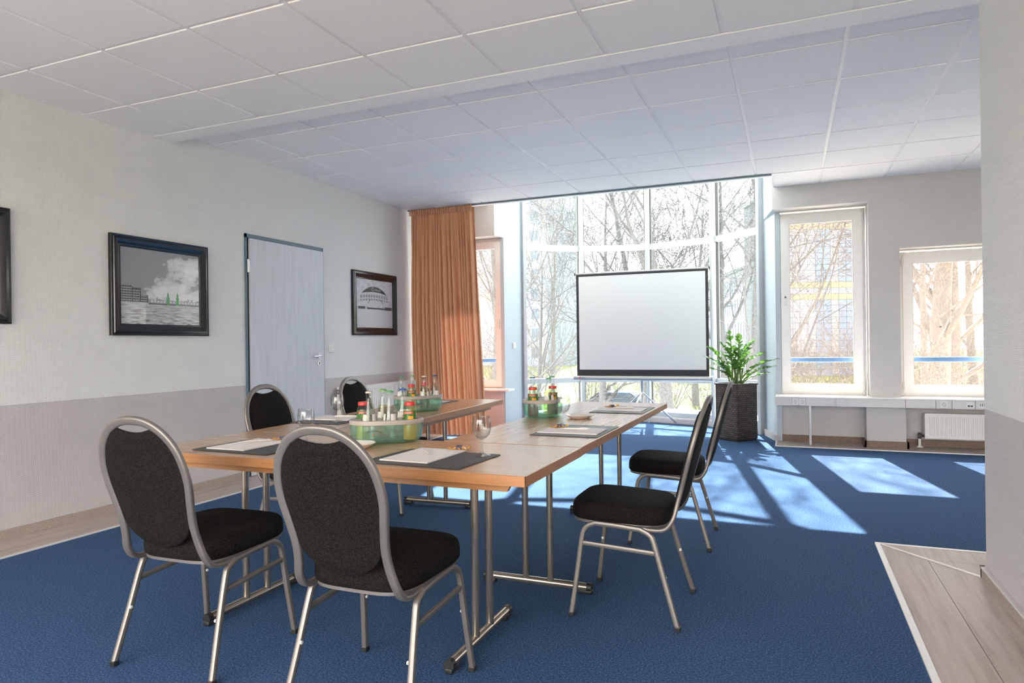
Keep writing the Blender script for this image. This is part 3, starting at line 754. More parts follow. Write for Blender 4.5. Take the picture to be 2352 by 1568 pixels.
# ---- window ledge with cable trunking
ld = empty('window_ledge', (0, 0, 0), 0, 'grey-white window ledge with socket trunking under the right windows', 'ledge')
lt = G(); lt.box(-0.165, 2.9, 7.975, 8.36, 0.528, 0.543, 0.004); obj('top_board', lt, 'white_frame', ld)
xs = [-0.165, 0.005, 0.145, 0.44, 1.09, 1.36, 1.50, 1.70, 2.9]
for a, b in zip(xs, xs[1:]):
    blank = not (abs(a - 0.005) < 1e-6 or abs(a - 1.36) < 1e-6)
    p = obj('front_panel', bx(a + 0.0012, b - 0.0012, 7.983, 8.00, 0.442, 0.528, 0.002), 'duct_grey', ld)
def socket(x, z=0.485):
    s_ = obj('socket', bx(x - 0.033, x + 0.033, 7.978, 7.984, z - 0.035, z + 0.035, 0.003), 'white_plastic', ld)
    c = G(); c.lathe([(0.0205, -0.001), (0.0205, 0.003), (0.017, 0.003), (0.017, -0.001)], 24, (0, 0, 0), False, mtx=Matrix.Translation((x, 7.979, z)) @ Matrix.Rotation(R(90), 4, 'X'))
    obj('socket_ring', c, 'grey_plastic', s_, 40)
    h = G()
    for dx in (-0.008, 0.008): h.cyl((x + dx, 7.9755, z), (x + dx, 7.979, z), 0.0032, 8)
    h.box(x - 0.003, x + 0.003, 7.9755, 7.979, z - 0.015, z - 0.010); h.box(x - 0.003, x + 0.003, 7.9755, 7.979, z + 0.010, z + 0.015)
    obj('contact', h, 'black_plastic', s_)
for x in (0.04, 0.11, 1.43): socket(x)
p = obj('socket', bx(1.62, 1.69, 7.978, 7.984, 0.452, 0.518, 0.003), 'white_plastic', ld, None, 'twin network outlet')
g = G(); g.box(1.633, 1.651, 7.975, 7.979, 0.468, 0.483); g.box(1.658, 1.676, 7.975, 7.979, 0.468, 0.483); obj('network_port', g, 'black_plastic', p)
p = obj('socket', bx(1.725, 1.79, 7.978, 7.984, 0.452, 0.518, 0.003), 'white_plastic', ld, None, 'speaker outlet with three slots')
g = G(); [g.box(1.737 + 0.016 * i, 1.742 + 0.016 * i, 7.975, 7.979, 0.476, 0.500) for i in range(3)]; obj('slot', g, 'black_plastic', p)
obj('back_duct', bx(-0.16, 2.9, 8.0, 8.06, 0.45, 0.527), 'duct_grey', ld)
lgm = G(); lgm.box(0.175, 0.200, 8.00, 8.025, 0.02, 0.445, 0.002); lgm.cyl((0.1875, 8.0125, 0.0), (0.1875, 8.0125, 0.022), 0.008, 10); obj('leg', lgm, 'screen_alu', ld)

# ---- framed pictures on the left wall
FP = [(0, 0), (0, 0.024), (0.005, 0.028), (0.013, 0.024), (0.019, 0.026), (0.024, 0.033), (0.034, 0.036), (0.046, 0.031), (0.062, 0.019), (0.074, 0.014), (0.081, 0.016), (0.086, 0.012), (0.086, 0.004)]
def picture(y0, y1, z0, z1, label):
    cx, cz = (y0 + y1) / 2, (z0 + z1) / 2; W, H = (y1 - y0) / 2, (z1 - z0) / 2
    t = empty('framed_picture', (XL, cx, cz), R(90), label, 'picture')
    g = G(); vs = []; n = len(FP)
    for sx, sz in ((-1, -1), (1, -1), (1, 1), (-1, 1)):
        for u, h in FP: vs.append((sx * (W - u), -h, sz * (H - u)))
    fs = [(c * n + i, ((c + 1) % 4) * n + i, ((c + 1) % 4) * n + i + 1, c * n + i + 1) for c in range(4) for i in range(n - 1)]
    g.add(vs, fs); obj('frame_moulding', g, 'black_frame', t, 30)
    return t, W - 0.086, H - 0.086
def flat(t, name, polys, mat, y, label=None):
    g = G()
    for p in polys: g.add([(x, y, z) for x, z in p], [tuple(range(len(p)))])
    return obj(name, g, mat, t, None, label)
def rect(x0, x1, z0, z1): return [(x0, z0), (x1, z0), (x1, z1), (x0, z1)]

def river_print_mat():
    m, t, out = _new('river_print')
    tc = _coord(t); s = t.nodes.new('ShaderNodeSeparateXYZ'); t.links.new(tc, s.inputs[0]); x, z = s.outputs[0], s.outputs[2]
    n = _noise(t, _coord(t, (1, 1, 1.5)), 8.0, 7, 0.62)
    d1 = _math(t, 'SQRT', _math(t, 'ADD', _math(t, 'POWER', _math(t, 'MULTIPLY', _math(t, 'SUBTRACT', x, 0.06), 3.6), 2), _math(t, 'POWER', _math(t, 'MULTIPLY', _math(t, 'ADD', z, 0.03), 6.5), 2)))
    d2 = _math(t, 'SQRT', _math(t, 'ADD', _math(t, 'POWER', _math(t, 'MULTIPLY', _math(t, 'SUBTRACT', x, 0.27), 3.2), 2), _math(t, 'POWER', _math(t, 'MULTIPLY', _math(t, 'SUBTRACT', z, 0.15), 7.0), 2)))
    d3 = _math(t, 'ADD', _math(t, 'MULTIPLY', _math(t, 'ABSOLUTE', _math(t, 'ADD', z, 0.075)), 9.0), _math(t, 'MULTIPLY', _math(t, 'SUBTRACT', 0.25, x), 1.4))
    dd = _math(t, 'MINIMUM', _math(t, 'MINIMUM', d1, d2), d3)
    k = _math(t, 'ADD', _math(t, 'SUBTRACT', 1.05, dd), _math(t, 'MULTIPLY', _math(t, 'SUBTRACT', n, 0.5), 2.2))
    cl = _ramp(t, k, [(0.28, (0.27, 0.275, 0.29)), (0.42, (0.50, 0.50, 0.51)), (0.8, (0.68, 0.68, 0.69))])
    wv = _noise(t, _coord(t, (5, 1, 38)), 2.2, 4, 0.6)
    wc = _ramp(t, wv, [(0.38, (0.07, 0.07, 0.075)), (0.52, (0.40, 0.40, 0.41)), (0.62, (0.58, 0.58, 0.59))])
    far = _math(t, 'MULTIPLY', _math(t, 'ADD', z, 0.285), 4.5, True)
    wc = _mixc(t, far, wc, (0.44, 0.44, 0.45))
    c = _mixc(t, _math(t, 'GREATER_THAN', z, -0.117), wc, cl)
    _pbr(t, out, c, 0.35, 0, 0.4)
river_print_mat()
simple('print_green', (0.10, 0.33, 0.12), 0.5, var=0.2, scale=150)
simple('print_building', (0.075, 0.075, 0.08), 0.5, var=0.4, scale=120)
simple('print_light', (0.60, 0.60, 0.61), 0.5, var=0.1, scale=120)
simple('print_mid', (0.30, 0.30, 0.31), 0.5, var=0.4, scale=140)
def arena_print_mat():
    m, t, out = _new('arena_print')
    tc = _coord(t); s = t.nodes.new('ShaderNodeSeparateXYZ'); t.links.new(tc, s.inputs[0]); z = s.outputs[2]
    n = _noise(t, _coord(t, (1.0, 1, 2.2), (0, R(25), 0)), 9, 6, 0.65)
    sky_ = _ramp(t, n, [(0.35, (0.40, 0.41, 0.43)), (0.5, (0.60, 0.61, 0.63)), (0.7, (0.68, 0.68, 0.70))])
    gr = _ramp(t, _noise(t, tc, 160, 2), [(0.3, (0.55, 0.55, 0.57)), (0.7, (0.64, 0.64, 0.66))])
    _pbr(t, out, _mixc(t, _math(t, 'GREATER_THAN', z, -0.07), gr, sky_), 0.35, 0, 0.4)
arena_print_mat()

t1, w1, h1 = picture(3.330, 4.198, 1.258, 1.992, 'black-framed photograph of a river with two green bridge towers, left of the door')
pr = obj('print', bx(-w1 - 0.004, w1 + 0.004, -0.010, -0.004, -h1 - 0.004, h1 + 0.004), 'river_print', t1)
yb = -0.0104; hz = -0.117
B = [(-w1, -0.255, 0.115), (-0.255, -0.185, 0.105), (-0.185, -0.125, 0.055)]
flat(pr, 'printed_warehouse', [rect(a, b, hz, hz + h) for a, b, h in B] + [[(a, hz + 0.115), (a + 0.012, hz + 0.115), (a + 0.006, hz + 0.124)] for a in (-0.335, -0.315, -0.295, -0.275)], 'print_building', yb)
wq = []
for a, b, h in B:
    for r_ in range(int(h / 0.018)):
        for q in range(int((b - a) / 0.0125)): wq.append(rect(a + 0.004 + q * 0.0125, a + 0.0105 + q * 0.0125, hz + 0.008 + r_ * 0.018, hz + 0.016 + r_ * 0.018))
flat(pr, 'printed_windows', wq, 'print_light', yb - 0.0002)
rnd = random.Random(8); sil = []; ar = []
x = -0.125
while x < 0.345:
    h = rnd.uniform(0.015, 0.042); wd = rnd.uniform(0.012, 0.03); sil.append(rect(x, min(x + wd, w1), hz - 0.008, hz + h)); x += wd
flat(pr, 'printed_skyline', sil, 'print_mid', yb)
for i in range(16): ar.append(rect(-0.1 + i * 0.028, -0.082 + i * 0.028, hz + 0.004, hz + 0.016))
flat(pr, 'printed_arches', ar, 'print_light', yb - 0.0002); flat(pr, 'printed_quay', [rect(-0.12, w1, hz - 0.012, hz - 0.004)], 'print_building', yb - 0.0003)
for x in (0.052, 0.139):
    tw = [(x - 0.012, hz - 0.012), (x + 0.012, hz - 0.012), (x + 0.012, hz + 0.035), (x + 0.016, hz + 0.037), (x + 0.014, hz + 0.046), (x + 0.009, hz + 0.048), (x + 0.008, hz + 0.068), (x, hz + 0.092), (x - 0.008, hz + 0.068), (x - 0.009, hz + 0.048), (x - 0.014, hz + 0.046), (x - 0.016, hz + 0.037), (x - 0.012, hz + 0.035)]
    flat(pr, 'printed_tower', [tw], 'print_green', yb - 0.0005)
obj('glazing', bx(-w1 - 0.004, w1 + 0.004, -0.0135, -0.0125, -h1 - 0.004, h1 + 0.004), 'picture_glass', t1)

t2, w2, h2 = picture(6.198, 7.095, 1.280, 2.005, 'black-framed photograph of a domed arena, beside the curtain')
pr = obj('print', bx(-w2 - 0.004, w2 + 0.004, -0.010, -0.004, -h2 - 0.004, h2 + 0.004), 'arena_print', t2)
def arc(x0, x1, zb, hgt, n=18): return [(x0 + (x1 - x0) * i / n, zb + hgt * math.sin(math.pi * i / n) ** 0.75) for i in range(n + 1)]
dome = arc(-0.265, 0.235, 0.115, 0.085); low = arc(-0.265, 0.235, 0.115, 0.022)[::-1]
flat(pr, 'printed_dome', [dome + low[1:-1]], 'print_building', yb)
body = arc(-0.305, 0.275, 0.085, 0.045) + [(0.275, -0.02), (-0.305, -0.02)]
flat(pr, 'printed_hall', [body], 'print_light', yb + 0.0001)
wq = []
for r_, (z0, z1) in enumerate(((0.062, 0.095), (0.028, 0.05))):
    for i in range(11):
        xa = -0.295 + i * 0.052; u = (xa + 0.018) / 0.29; dz = -0.018 * u * u + 0.012
        wq.append(rect(xa, xa + 0.036, z0 + dz, z1 + dz))
flat(pr, 'printed_windows', wq, 'print_mid', yb - 0.0003)
flat(pr, 'printed_stairs', [[(-0.16, 0.0), (-0.15, 0.0), (-0.09, 0.05), (-0.10, 0.05)], [(0.10, 0.05), (0.11, 0.05), (0.17, 0.0), (0.16, 0.0)], rect(-0.34, -0.20, -0.065, -0.035), rect(-0.17, 0.20, -0.062, -0.045), rect(0.20, 0.345, -0.068, -0.03)], 'print_building', yb - 0.0004)
for q in ([(-w2, -0.245), (-0.21, -0.277), (-0.21, -0.279), (-w2, -0.248)], [(w2, -0.245), (0.24, -0.277), (0.24, -0.279), (w2, -0.248)]): flat(pr, 'printed_kerb', [q], 'print_building', yb - 0.0002)
text_obj('O', 0.062, 'print_light', pr, lambda x, y: (x - 0.05, yb - 0.0006, y + 0.168)); text_obj('2', 0.030, 'print_light', pr, lambda x, y: (x - 0.018, yb - 0.0006, y + 0.152))
text_obj('World', 0.042, 'print_light', pr, lambda x, y: (x + 0.055, yb - 0.0006, y + 0.160))
obj('glazing', bx(-w2 - 0.004, w2 + 0.004, -0.0135, -0.0125, -h2 - 0.004, h2 + 0.004), 'picture_glass', t2)
t3, w3, h3 = picture(1.78, 2.668, 1.325, 2.04, 'black picture frame cut off by the left edge of the photo')
obj('print', bx(-w3 - 0.004, w3 + 0.004, -0.010, -0.004, -h3 - 0.004, h3 + 0.004), 'arena_print', t3)
obj('glazing', bx(-w3 - 0.004, w3 + 0.004, -0.0135, -0.0125, -h3 - 0.004, h3 + 0.004), 'picture_glass', t3)

# ---- projection screen on its tripod
sc = empty('projection_screen', (-1.868, 9.06, 0), R(1.0), 'white projection screen with black border on a silver tripod in the bay', 'projection screen')
X0, X1, S0, S1 = -0.895, 0.885, 0.70, 2.105
obj('screen_cloth', bx(X0, X1, -0.0015, 0.0015, S0, S1), 'screen_back', sc)
obj('white_surface', bx(X0 + 0.036, X1 - 0.036, -0.0035, -0.0015, S0 + 0.085, S1 - 0.028), 'screen_white', sc)
g = G(); g.box(X0, X0 + 0.036, -0.003, -0.0015, S0, S1); g.box(X1 - 0.036, X1, -0.003, -0.0015, S0, S1); g.box(X0 + 0.036, X1 - 0.036, -0.003, -0.0015, S0, S0 + 0.085); g.box(X0 + 0.036, X1 - 0.036, -0.003, -0.0015, S1 - 0.028, S1)
obj('black_border', g, 'screen_black', sc)
tb = obj('top_bar', G().box(X0 - 0.01, X1 + 0.01, -0.012, 0.014, S1, S1 + 0.022, 0.006), 'screen_alu', sc)
for xa in (X0 - 0.025, X1 + 0.01): obj('bar_end', bx(xa, xa + 0.015, -0.014, 0.016, S1 - 0.012, S1 + 0.026, 0.004), 'black_plastic', tb)
cs = obj('case', G().tube([(X0 - 0.025, 0, 0.668), (X1 + 0.025, 0, 0.668)], 0.031, 24), 'screen_alu', sc, 50)
for a, b in ((X0 - 0.05, X0 - 0.02), (X1 + 0.02, X1 + 0.045)): obj('end_cap', G().tube([(a, 0, 0.668), (a + 0.005, 0, 0.668), (b, 0, 0.668)], 0.036, 20, radii=[0.032, 0.037, 0.037]), 'grey_plastic', cs, 50)
flat(cs, 'red_mark', [rect(X0 + 0.035, X0 + 0.053, 0.664, 0.685)], 'print_red', -0.0325)
text_obj('medium', 0.020, 'print_dark', cs, lambda x, y: (x + X0 + 0.092, -0.0322, y + 0.673))
obj('pole', G().tube([(0, 0.045, 0.16), (0, 0.045, 2.12)], 0.013, 14), 'screen_alu', sc, 50)
obj('joint', G().tube([(0, 0.045, 0.50), (0, 0.045, 0.66)], 0.020, 16, radii=[0.017, 0.022]), 'grey_plastic', sc, 50)
obj('carrying_hook', G().tube([(0, 0.05, 2.10), (0, 0.03, 2.135), (0, 0.0, 2.135), (0, -0.0, 2.12)], 0.008, 8), 'screen_alu', sc, 50)
for ang in (48, 150, 255):
    dx, dy = math.cos(R(ang)), math.sin(R(ang))
    l = obj('leg', G().tube([(0.015 * dx, 0.045 + 0.015 * dy, 0.47), (0.58 * dx, 0.045 + 0.58 * dy, 0.025)], 0.011, 12), 'screen_alu', sc, 50)
    obj('rubber_foot', G().tube([(0.565 * dx, 0.045 + 0.565 * dy, 0.037), (0.60 * dx, 0.045 + 0.60 * dy, 0.010)], 0.014, 12), 'grey_plastic', l, 50)
    obj('strut', G().tube([(0, 0.045, 0.19), (0.30 * dx, 0.045 + 0.30 * dy, 0.245)], 0.006, 8), 'screen_alu', sc, 50)

# ---- planter and plant
PC = (-0.600, 8.32)
pl = empty('wicker_planter', (PC[0], PC[1], 0), R(52), 'tall square brown wicker planter right of the projection screen', 'planter')
a = 0.168
g = G(); g.box(-a, a, -a, a, 0.012, 0.655, 0.012); obj('body', g, 'wicker', pl)
g = G()
for p, q in (((-a, -a), (a, -a)), ((a, -a), (a, a)), ((a, a), (-a, a)), ((-a, a), (-a, -a))): g.tube([(p[0], p[1], 0.655), (q[0], q[1], 0.655)], 0.011, 8)
obj('rim', g, 'wicker', pl, 50)
g = G(); g.box(-a + 0.01, a - 0.01, -a + 0.01, a - 0.01, 0, 0.013); obj('base', g, 'black_plastic', pl)
g = G(); g.box(-a + 0.02, a - 0.02, -a + 0.02, a - 0.02, 0.655, 0.658); obj('soil', g, 'soil', pl)
zp = empty('zamioculcas_plant', (PC[0], PC[1], 0.657), 0, 'leafy green plant with arching stems growing from the wicker planter', 'plant')
lv = []; NL = 7
for i in range(NL + 1):
    s_ = i / NL; wd = 0.0275 * math.sin(math.pi * min(1, s_ ** 0.75)) ** 0.8 + 0.0004; zc = -0.008 * (2 * s_ - 1) ** 2
    for k_, u in enumerate((-1, -0.5, 0, 0.5, 1)): lv.append((s_ * 0.066, u * wd, zc + 0.006 * abs(u)))
lf_ = [(i * 5 + k_, (i + 1) * 5 + k_, (i + 1) * 5 + k_ + 1, i * 5 + k_ + 1) for i in range(NL) for k_ in range(4)]
leaf_me = G().add(lv, lf_).mesh('leaf', [M('leaf_green')], 180)
rnd = random.Random(11)
SPEC = [(-100, .10, .58), (-60, .06, .52), (175, .30, .30), (200, .24, .42), (160, .26, .22), (20, .34, .34), (-10, .40, .28), (60, .24, .50), (100, .12, .54), (250, .20, .40), (300, .28, .36), (340, .36, .20), (-135, .22, .46), (35, .16, .46), (225, .32, .18), (280, .12, .38), (5, .26, .12), (130, .2, .36)]
for az, out_, hh in SPEC:
    dx, dy = math.cos(R(az)), math.sin(R(az)); r0 = rnd.uniform(0.01, 0.07); a0 = rnd.uniform(0, 6.28)
    bx0, by0 = r0 * math.cos(a0), r0 * math.sin(a0)
    P = catmull([(bx0, by0, 0), (bx0 + dx * out_ * .25, by0 + dy * out_ * .25, hh * .45), (bx0 + dx * out_ * .62, by0 + dy * out_ * .62, hh * .82), (bx0 + dx * out_, by0 + dy * out_, hh)], 6)
    st = obj('stem', G().tube(P, 0.008, 6, radii=[0.010 * (1 - 0.75 * i / (len(P) - 1)) for i in range(len(P))]), 'stem_green', zp, 180)
    nl = 13
    for i in range(nl):
        s_ = 0.30 + 0.70 * i / (nl - 1); q = s_ * (len(P) - 1); k_ = min(int(q), len(P) - 2); p = P[k_].lerp(P[k_ + 1], q - k_); tdir = (P[k_ + 1] - P[k_]).normalized()
        side = tdir.cross(Vector((0, 0, 1)));  side = side.normalized() if side.length > 0.05 else Vector((1, 0, 0))
        sg = 1 if i % 2 else -1
        d = (side * sg * 0.9 + tdir * 0.75 + Vector((rnd.uniform(-.2, .2), rnd.uniform(-.2, .2), rnd.uniform(-.05, .3)))).normalized()
        if i == nl - 1: d = tdir
        lo = obj('leaf', leaf_me, 'leaf_green', st)
        nz = side.cross(d) if abs(side.cross(d).z) > 0.05 else Vector((0, 0, 1))
        nz = (Vector((0, 0, 1)) + Vector((rnd.uniform(-.4, .4), rnd.uniform(-.4, .4), 0))); yv = nz.cross(d).normalized(); zv = d.cross(yv)
        sc_ = rnd.uniform(0.85, 1.4) * (1.0 - 0.25 * (i / nl))
        lo.matrix_local = Matrix(((d.x * sc_, yv.x * sc_, zv.x * sc_, p.x), (d.y * sc_, yv.y * sc_, zv.y * sc_, p.y), (d.z * sc_, yv.z * sc_, zv.z * sc_, p.z), (0, 0, 0, 1)))

# ---- folding tables
TT = 0.727
def table(L, W, foot_x, leg_dy, label, name='folding_table'):
    t = empty(name, (0, 0, 0), 0, label, 'table', 'beech conference tables')
    obj('table_top', bx(-L / 2 + 0.004, L / 2 - 0.004, -W / 2 + 0.004, W / 2 - 0.004, TT - 0.036, TT, 0.0015), 'beech_top', t)
    e = G(); e.box(-L / 2, L / 2, -W / 2, -W / 2 + 0.004, TT - 0.036, TT - 0.0006, 0.001); e.box(-L / 2, L / 2, W / 2 - 0.004, W / 2, TT - 0.036, TT - 0.0006, 0.001)
    e.box(-L / 2, -L / 2 + 0.004, -W / 2, W / 2, TT - 0.036, TT - 0.0006, 0.001); e.box(L / 2 - 0.004, L / 2, -W / 2, W / 2, TT - 0.036, TT - 0.0006, 0.001)
    obj('edge_band', e, 'beech_edge', t)
    za, zb = TT - 0.070, TT - 0.0362
    for sy in (-1, 1):
        y = sy * (W / 2 - 0.075); l2 = L / 2 - 0.075
        ap = G(); ap.prism([(-l2 + 0.02, za), (l2 - 0.02, za), (l2, zb), (-l2, zb)], -0.01, 0.01, Matrix(((1, 0, 0, 0), (0, 0, -1, y), (0, 1, 0, 0), (0, 0, 0, 1))))
        obj('apron_rail', ap, 'beech_edge', t)
    for fx in foot_x:
        ft = obj('foot_bar', G().tube([(fx, -0.255, 0.030), (fx, 0.255, 0.030)], 0.018, 18), 'table_metal', t, 50)
        for s_ in (-1, 1):
            c = G(); c.tube([(fx, s_ * 0.250, 0.030), (fx, s_ * 0.272, 0.030)], 0.0205, 16); c.box(fx - 0.016, fx + 0.016, min(s_ * 0.21, s_ * 0.275), max(s_ * 0.21, s_ * 0.275), 0, 0.02, 0.004)
            obj('end_cap', c, 'black_plastic', ft, 50)
        for yy in leg_dy:
            l = obj('leg', G().tube([(fx, yy, 0.035), (fx, yy, za + 0.01)], 0.0155, 18), 'table_metal', t, 50)
            s_ = -1 if yy < 0 else 1
            obj('pivot_knob', G().tube([(fx, yy + s_ * 0.010, za - 0.035), (fx, yy + s_ * 0.028, za - 0.035)], 0.010, 12), 'black_plastic', l, 50)
        inw = -1 if fx > 0 else 1
        g = G(); g.tube([(fx, leg_dy[0], za - 0.035), (fx, leg_dy[1], za - 0.035)], 0.006, 8)
        for yy in (leg_dy[0] + 0.02, leg_dy[1] - 0.02): g.tube([(fx, yy, za - 0.035), (fx + inw * 0.10, yy, za + 0.03)], 0.005, 8)
        obj('brace', g, 'table_metal', t, 50)
        obj('lock_block', bx(min(fx + inw * 0.09, fx + inw * 0.15), max(fx + inw * 0.09, fx + inw * 0.15), -0.05, 0.05, za - 0.014, zb, 0.003), 'black_plastic', t)
    return t
tf = table(1.79, 0.645, (-0.567, 0.573), (-0.045, 0.085), 'beech table nearest the camera, at the bottom of the U')
tf.location = (-1.703, 2.374, 0)
tr = table(2.11, 0.645, (-0.745, 0.66), (-0.07, 0.055), 'beech table forming the right arm of the U, pointing at the screen')
tr.location = (-1.135, 3.756, 0); tr.rotation_euler = (0, 0, R(90))
tl = table(2.11, 0.62, (-0.60, 0.53), (-0.06, 0.075), 'beech table forming the left arm of the U, near the curtain')
tl.location = (-2.345, 3.757, 0); tl.rotation_euler = (0, 0, R(92.5))

# ---- banquet chairs
def make_chair():
    t = empty('banquet_chair', (0, 0, 0), 0, '', 'chair', 'black banquet chairs around the U of tables')
    pf = rrect(0.022, 0.022, 0.35)
    tilt = Matrix.Translation((0, 0, 0.39)) @ Matrix.Rotation(R(1.8), 4, 'X') @ Matrix.Translation((0, 0, -0.39))
    for s in (-1, 1):
        fr = catmull([(s * 0.226, 0.222, 0.012), (s * 0.212, 0.196, 0.20), (s * 0.204, 0.178, 0.335), (s * 0.201, 0.160, 0.378), (s * 0.199, 0.122, 0.398)], 5)
        rr = catmull([(s * 0.228, -0.222, 0.012), (s * 0.213, -0.172, 0.18), (s * 0.202, -0.126, 0.335), (s * 0.199, -0.108, 0.367), (s * 0.197, -0.070, 0.386)], 5)
        for path in (fr, rr):
            l = obj('leg', G().tube(path, prof=pf, up=(1, 0, 0)), 'chair_metal', t, 40)
            p0 = path[0]; obj('foot_cap', bx(p0[0] - 0.012, p0[0] + 0.012, p0[1] - 0.012, p0[1] + 0.012, 0, 0.020, 0.003), 'black_plastic', l)
            q0 = path[5]; obj('stacking_stud', G().tube([(q0[0] - s * 0.010, q0[1], q0[2] + 0.02), (q0[0] - s * 0.016, q0[1], q0[2] + 0.02)], 0.006, 8), 'white_plastic', l, 50)
        obj('side_rail', G().tube([(s * 0.199, 0.125, 0.398), (s * 0.198, 0.03, 0.394), (s * 0.197, -0.075, 0.386)], prof=pf, up=(1, 0, 0)), 'chair_metal', t, 40)
        obj('stretcher', G().tube([(s * 0.206, 0.182, 0.312), (s * 0.205, -0.128, 0.296)], prof=rrect(0.014, 0.02, 0.35), up=(1, 0, 0)), 'chair_metal', t, 40)
    half = [(0.182, -0.060, 0.392), (0.184, -0.120, 0.386), (0.184, -0.170, 0.394), (0.180, -0.201, 0.434), (0.168, -0.217, 0.492), (0.165, -0.233, 0.552), (0.174, -0.252, 0.622), (0.185, -0.271, 0.695), (0.182, -0.289, 0.762), (0.162, -0.306, 0.826), (0.120, -0.321, 0.879), (0.062, -0.330, 0.911), (0.0, -0.333, 0.919)]
    path = catmull([(-x, y, z) for x, y, z in half] + [p for p in half[::-1][1:]], 5)
    # wide side of the tube faces forwards/backwards
    P = [Vector(p) for p in path]
    obj('back_frame', G().tube(P, prof=rrect(0.018, 0.030, 0.38, 4), up=None), 'chair_metal', t, 40)
    # padded back
    zs = [h[2] for h in half]; xs_ = [h[0] for h in half]; ys_ = [h[1] for h in half]
    def interp(z, arr):
        for i in range(len(zs) - 1):
            if zs[i] <= z <= zs[i + 1] and z >= 0.434: u = (z - zs[i]) / max(1e-6, zs[i + 1] - zs[i]); return arr[i] + (arr[i + 1] - arr[i]) * u
        return arr[-1]
    rows = []; NZ = 26; NU = 16
    zb_, zt_ = 0.452, 0.893
    for i in range(NZ + 1):
        s_ = i / NZ; z = zb_ + (zt_ - zb_) * s_
        wf = interp(max(z, 0.434), xs_) - 0.010
        if z < 0.60: wf = min(wf, 0.160 * math.sqrt(max(0.0, 1 - ((0.60 - z) / 0.149) ** 2)) + 0.002)
        yc = interp(max(z, 0.434), ys_)
        rows.append((z, max(wf, 0.004), yc))
    pad = G(); vs = []; fs = []
    for front in (1, -1):
        for z, wf, yc in rows:
            for k in range(NU + 1):
                u = -1 + 2 * k / NU
                e = (1 - abs(u) ** 3.2); ez = min(1.0, (z - zb_) / 0.05) ** 0.5 * min(1.0, (zt_ - z) / 0.02 + 0.02) ** 0.5
                th = (0.024 if front > 0 else 0.013) * e * ez + 0.004
                zz = z - (0.016 * (1 - u * u) * ((z - 0.84) / 0.053) if z > 0.84 else 0)
                vs.append((u * wf, yc + front * th, zz))
    nn = (NZ + 1) * (NU + 1)
    for i in range(NZ):
        for k in range(NU):
            a_ = i * (NU + 1) + k; b_ = a_ + 1; c_ = a_ + NU + 2; d_ = a_ + NU + 1
            fs.append((b_, a_, d_, c_)); fs.append((nn + a_, nn + b_, nn + c_, nn + d_))
    for i in range(NZ):
        for k in (0, NU):
            a_ = i * (NU + 1) + k; d_ = a_ + NU + 1
            fs.append((a_, nn + a_, nn + d_, d_) if k == 0 else (nn + a_, a_, d_, nn + d_))
    for k in range(NU):
        a_ = k; b_ = k + 1; fs.append((a_, b_, nn + b_, nn + a_)); a_ = NZ * (NU + 1) + k; b_ = a_ + 1; fs.append((b_, a_, nn + a_, nn + b_))
    pad.add(vs, fs); obj('backrest', pad, 'chair_fabric', t, 50)
    # seat
    def loop(sx, sy, z, n=56):
        out = []
        for i in range(n):
            th = 2 * math.pi * i / n; c, s_ = math.cos(th), math.sin(th); e = 2 / 4.2
            x = math.copysign(abs(c) ** e, c); y = math.copysign(abs(s_) ** e, s_)
            wd = 0.205 + 0.012 * y
            v = tilt @ Vector((x * wd * sx, 0.036 + y * 0.212 * sy, z)); out.append(tuple(v))
        return out
    st = G().loft([loop(0.965, 0.965, 0.404), loop(0.995, 0.995, 0.412), loop(1.0, 1.0, 0.432), loop(0.995, 0.995, 0.452), loop(0.975, 0.975, 0.467), loop(0.93, 0.93, 0.476), loop(0.80, 0.80, 0.482), loop(0.5, 0.5, 0.486), loop(0.15, 0.15, 0.488)])
    obj('seat', st, 'chair_fabric', t, 60)
    obj('seat_pan', G().loft([loop(0.93, 0.93, 0.390), loop(0.965, 0.965, 0.393), loop(0.965, 0.965, 0.405)]), 'chair_metal', t, 40)
    return t
ch0 = make_chair()
CH = [((-2.092, 1.950), 2.5, 'black banquet chair seen from behind, left of the two nearest the camera'),
      ((-1.285, 1.930), 0.5, 'large black banquet chair seen from behind, centre foreground before the front table'),
      ((-0.655, 2.970), 90.0, 'black banquet chair on the right, nearer of the two seen from the side'),
      ((-0.655, 4.075), 91.0, 'black banquet chair on the right, farther one in front of the planter'),
      ((-2.650, 3.215), -91.0, 'black banquet chair at the left table, in front of the door'),
      ((-2.685, 4.155), -89.0, 'black banquet chair at the left table, farther one near the radiator')]
for i, ((x, y), a, lab) in enumerate(CH):
    c = ch0 if i == 0 else copy_tree(ch0)
    c.location = (x, y, 0); c.rotation_euler = (0, 0, R(a)); c['label'] = lab
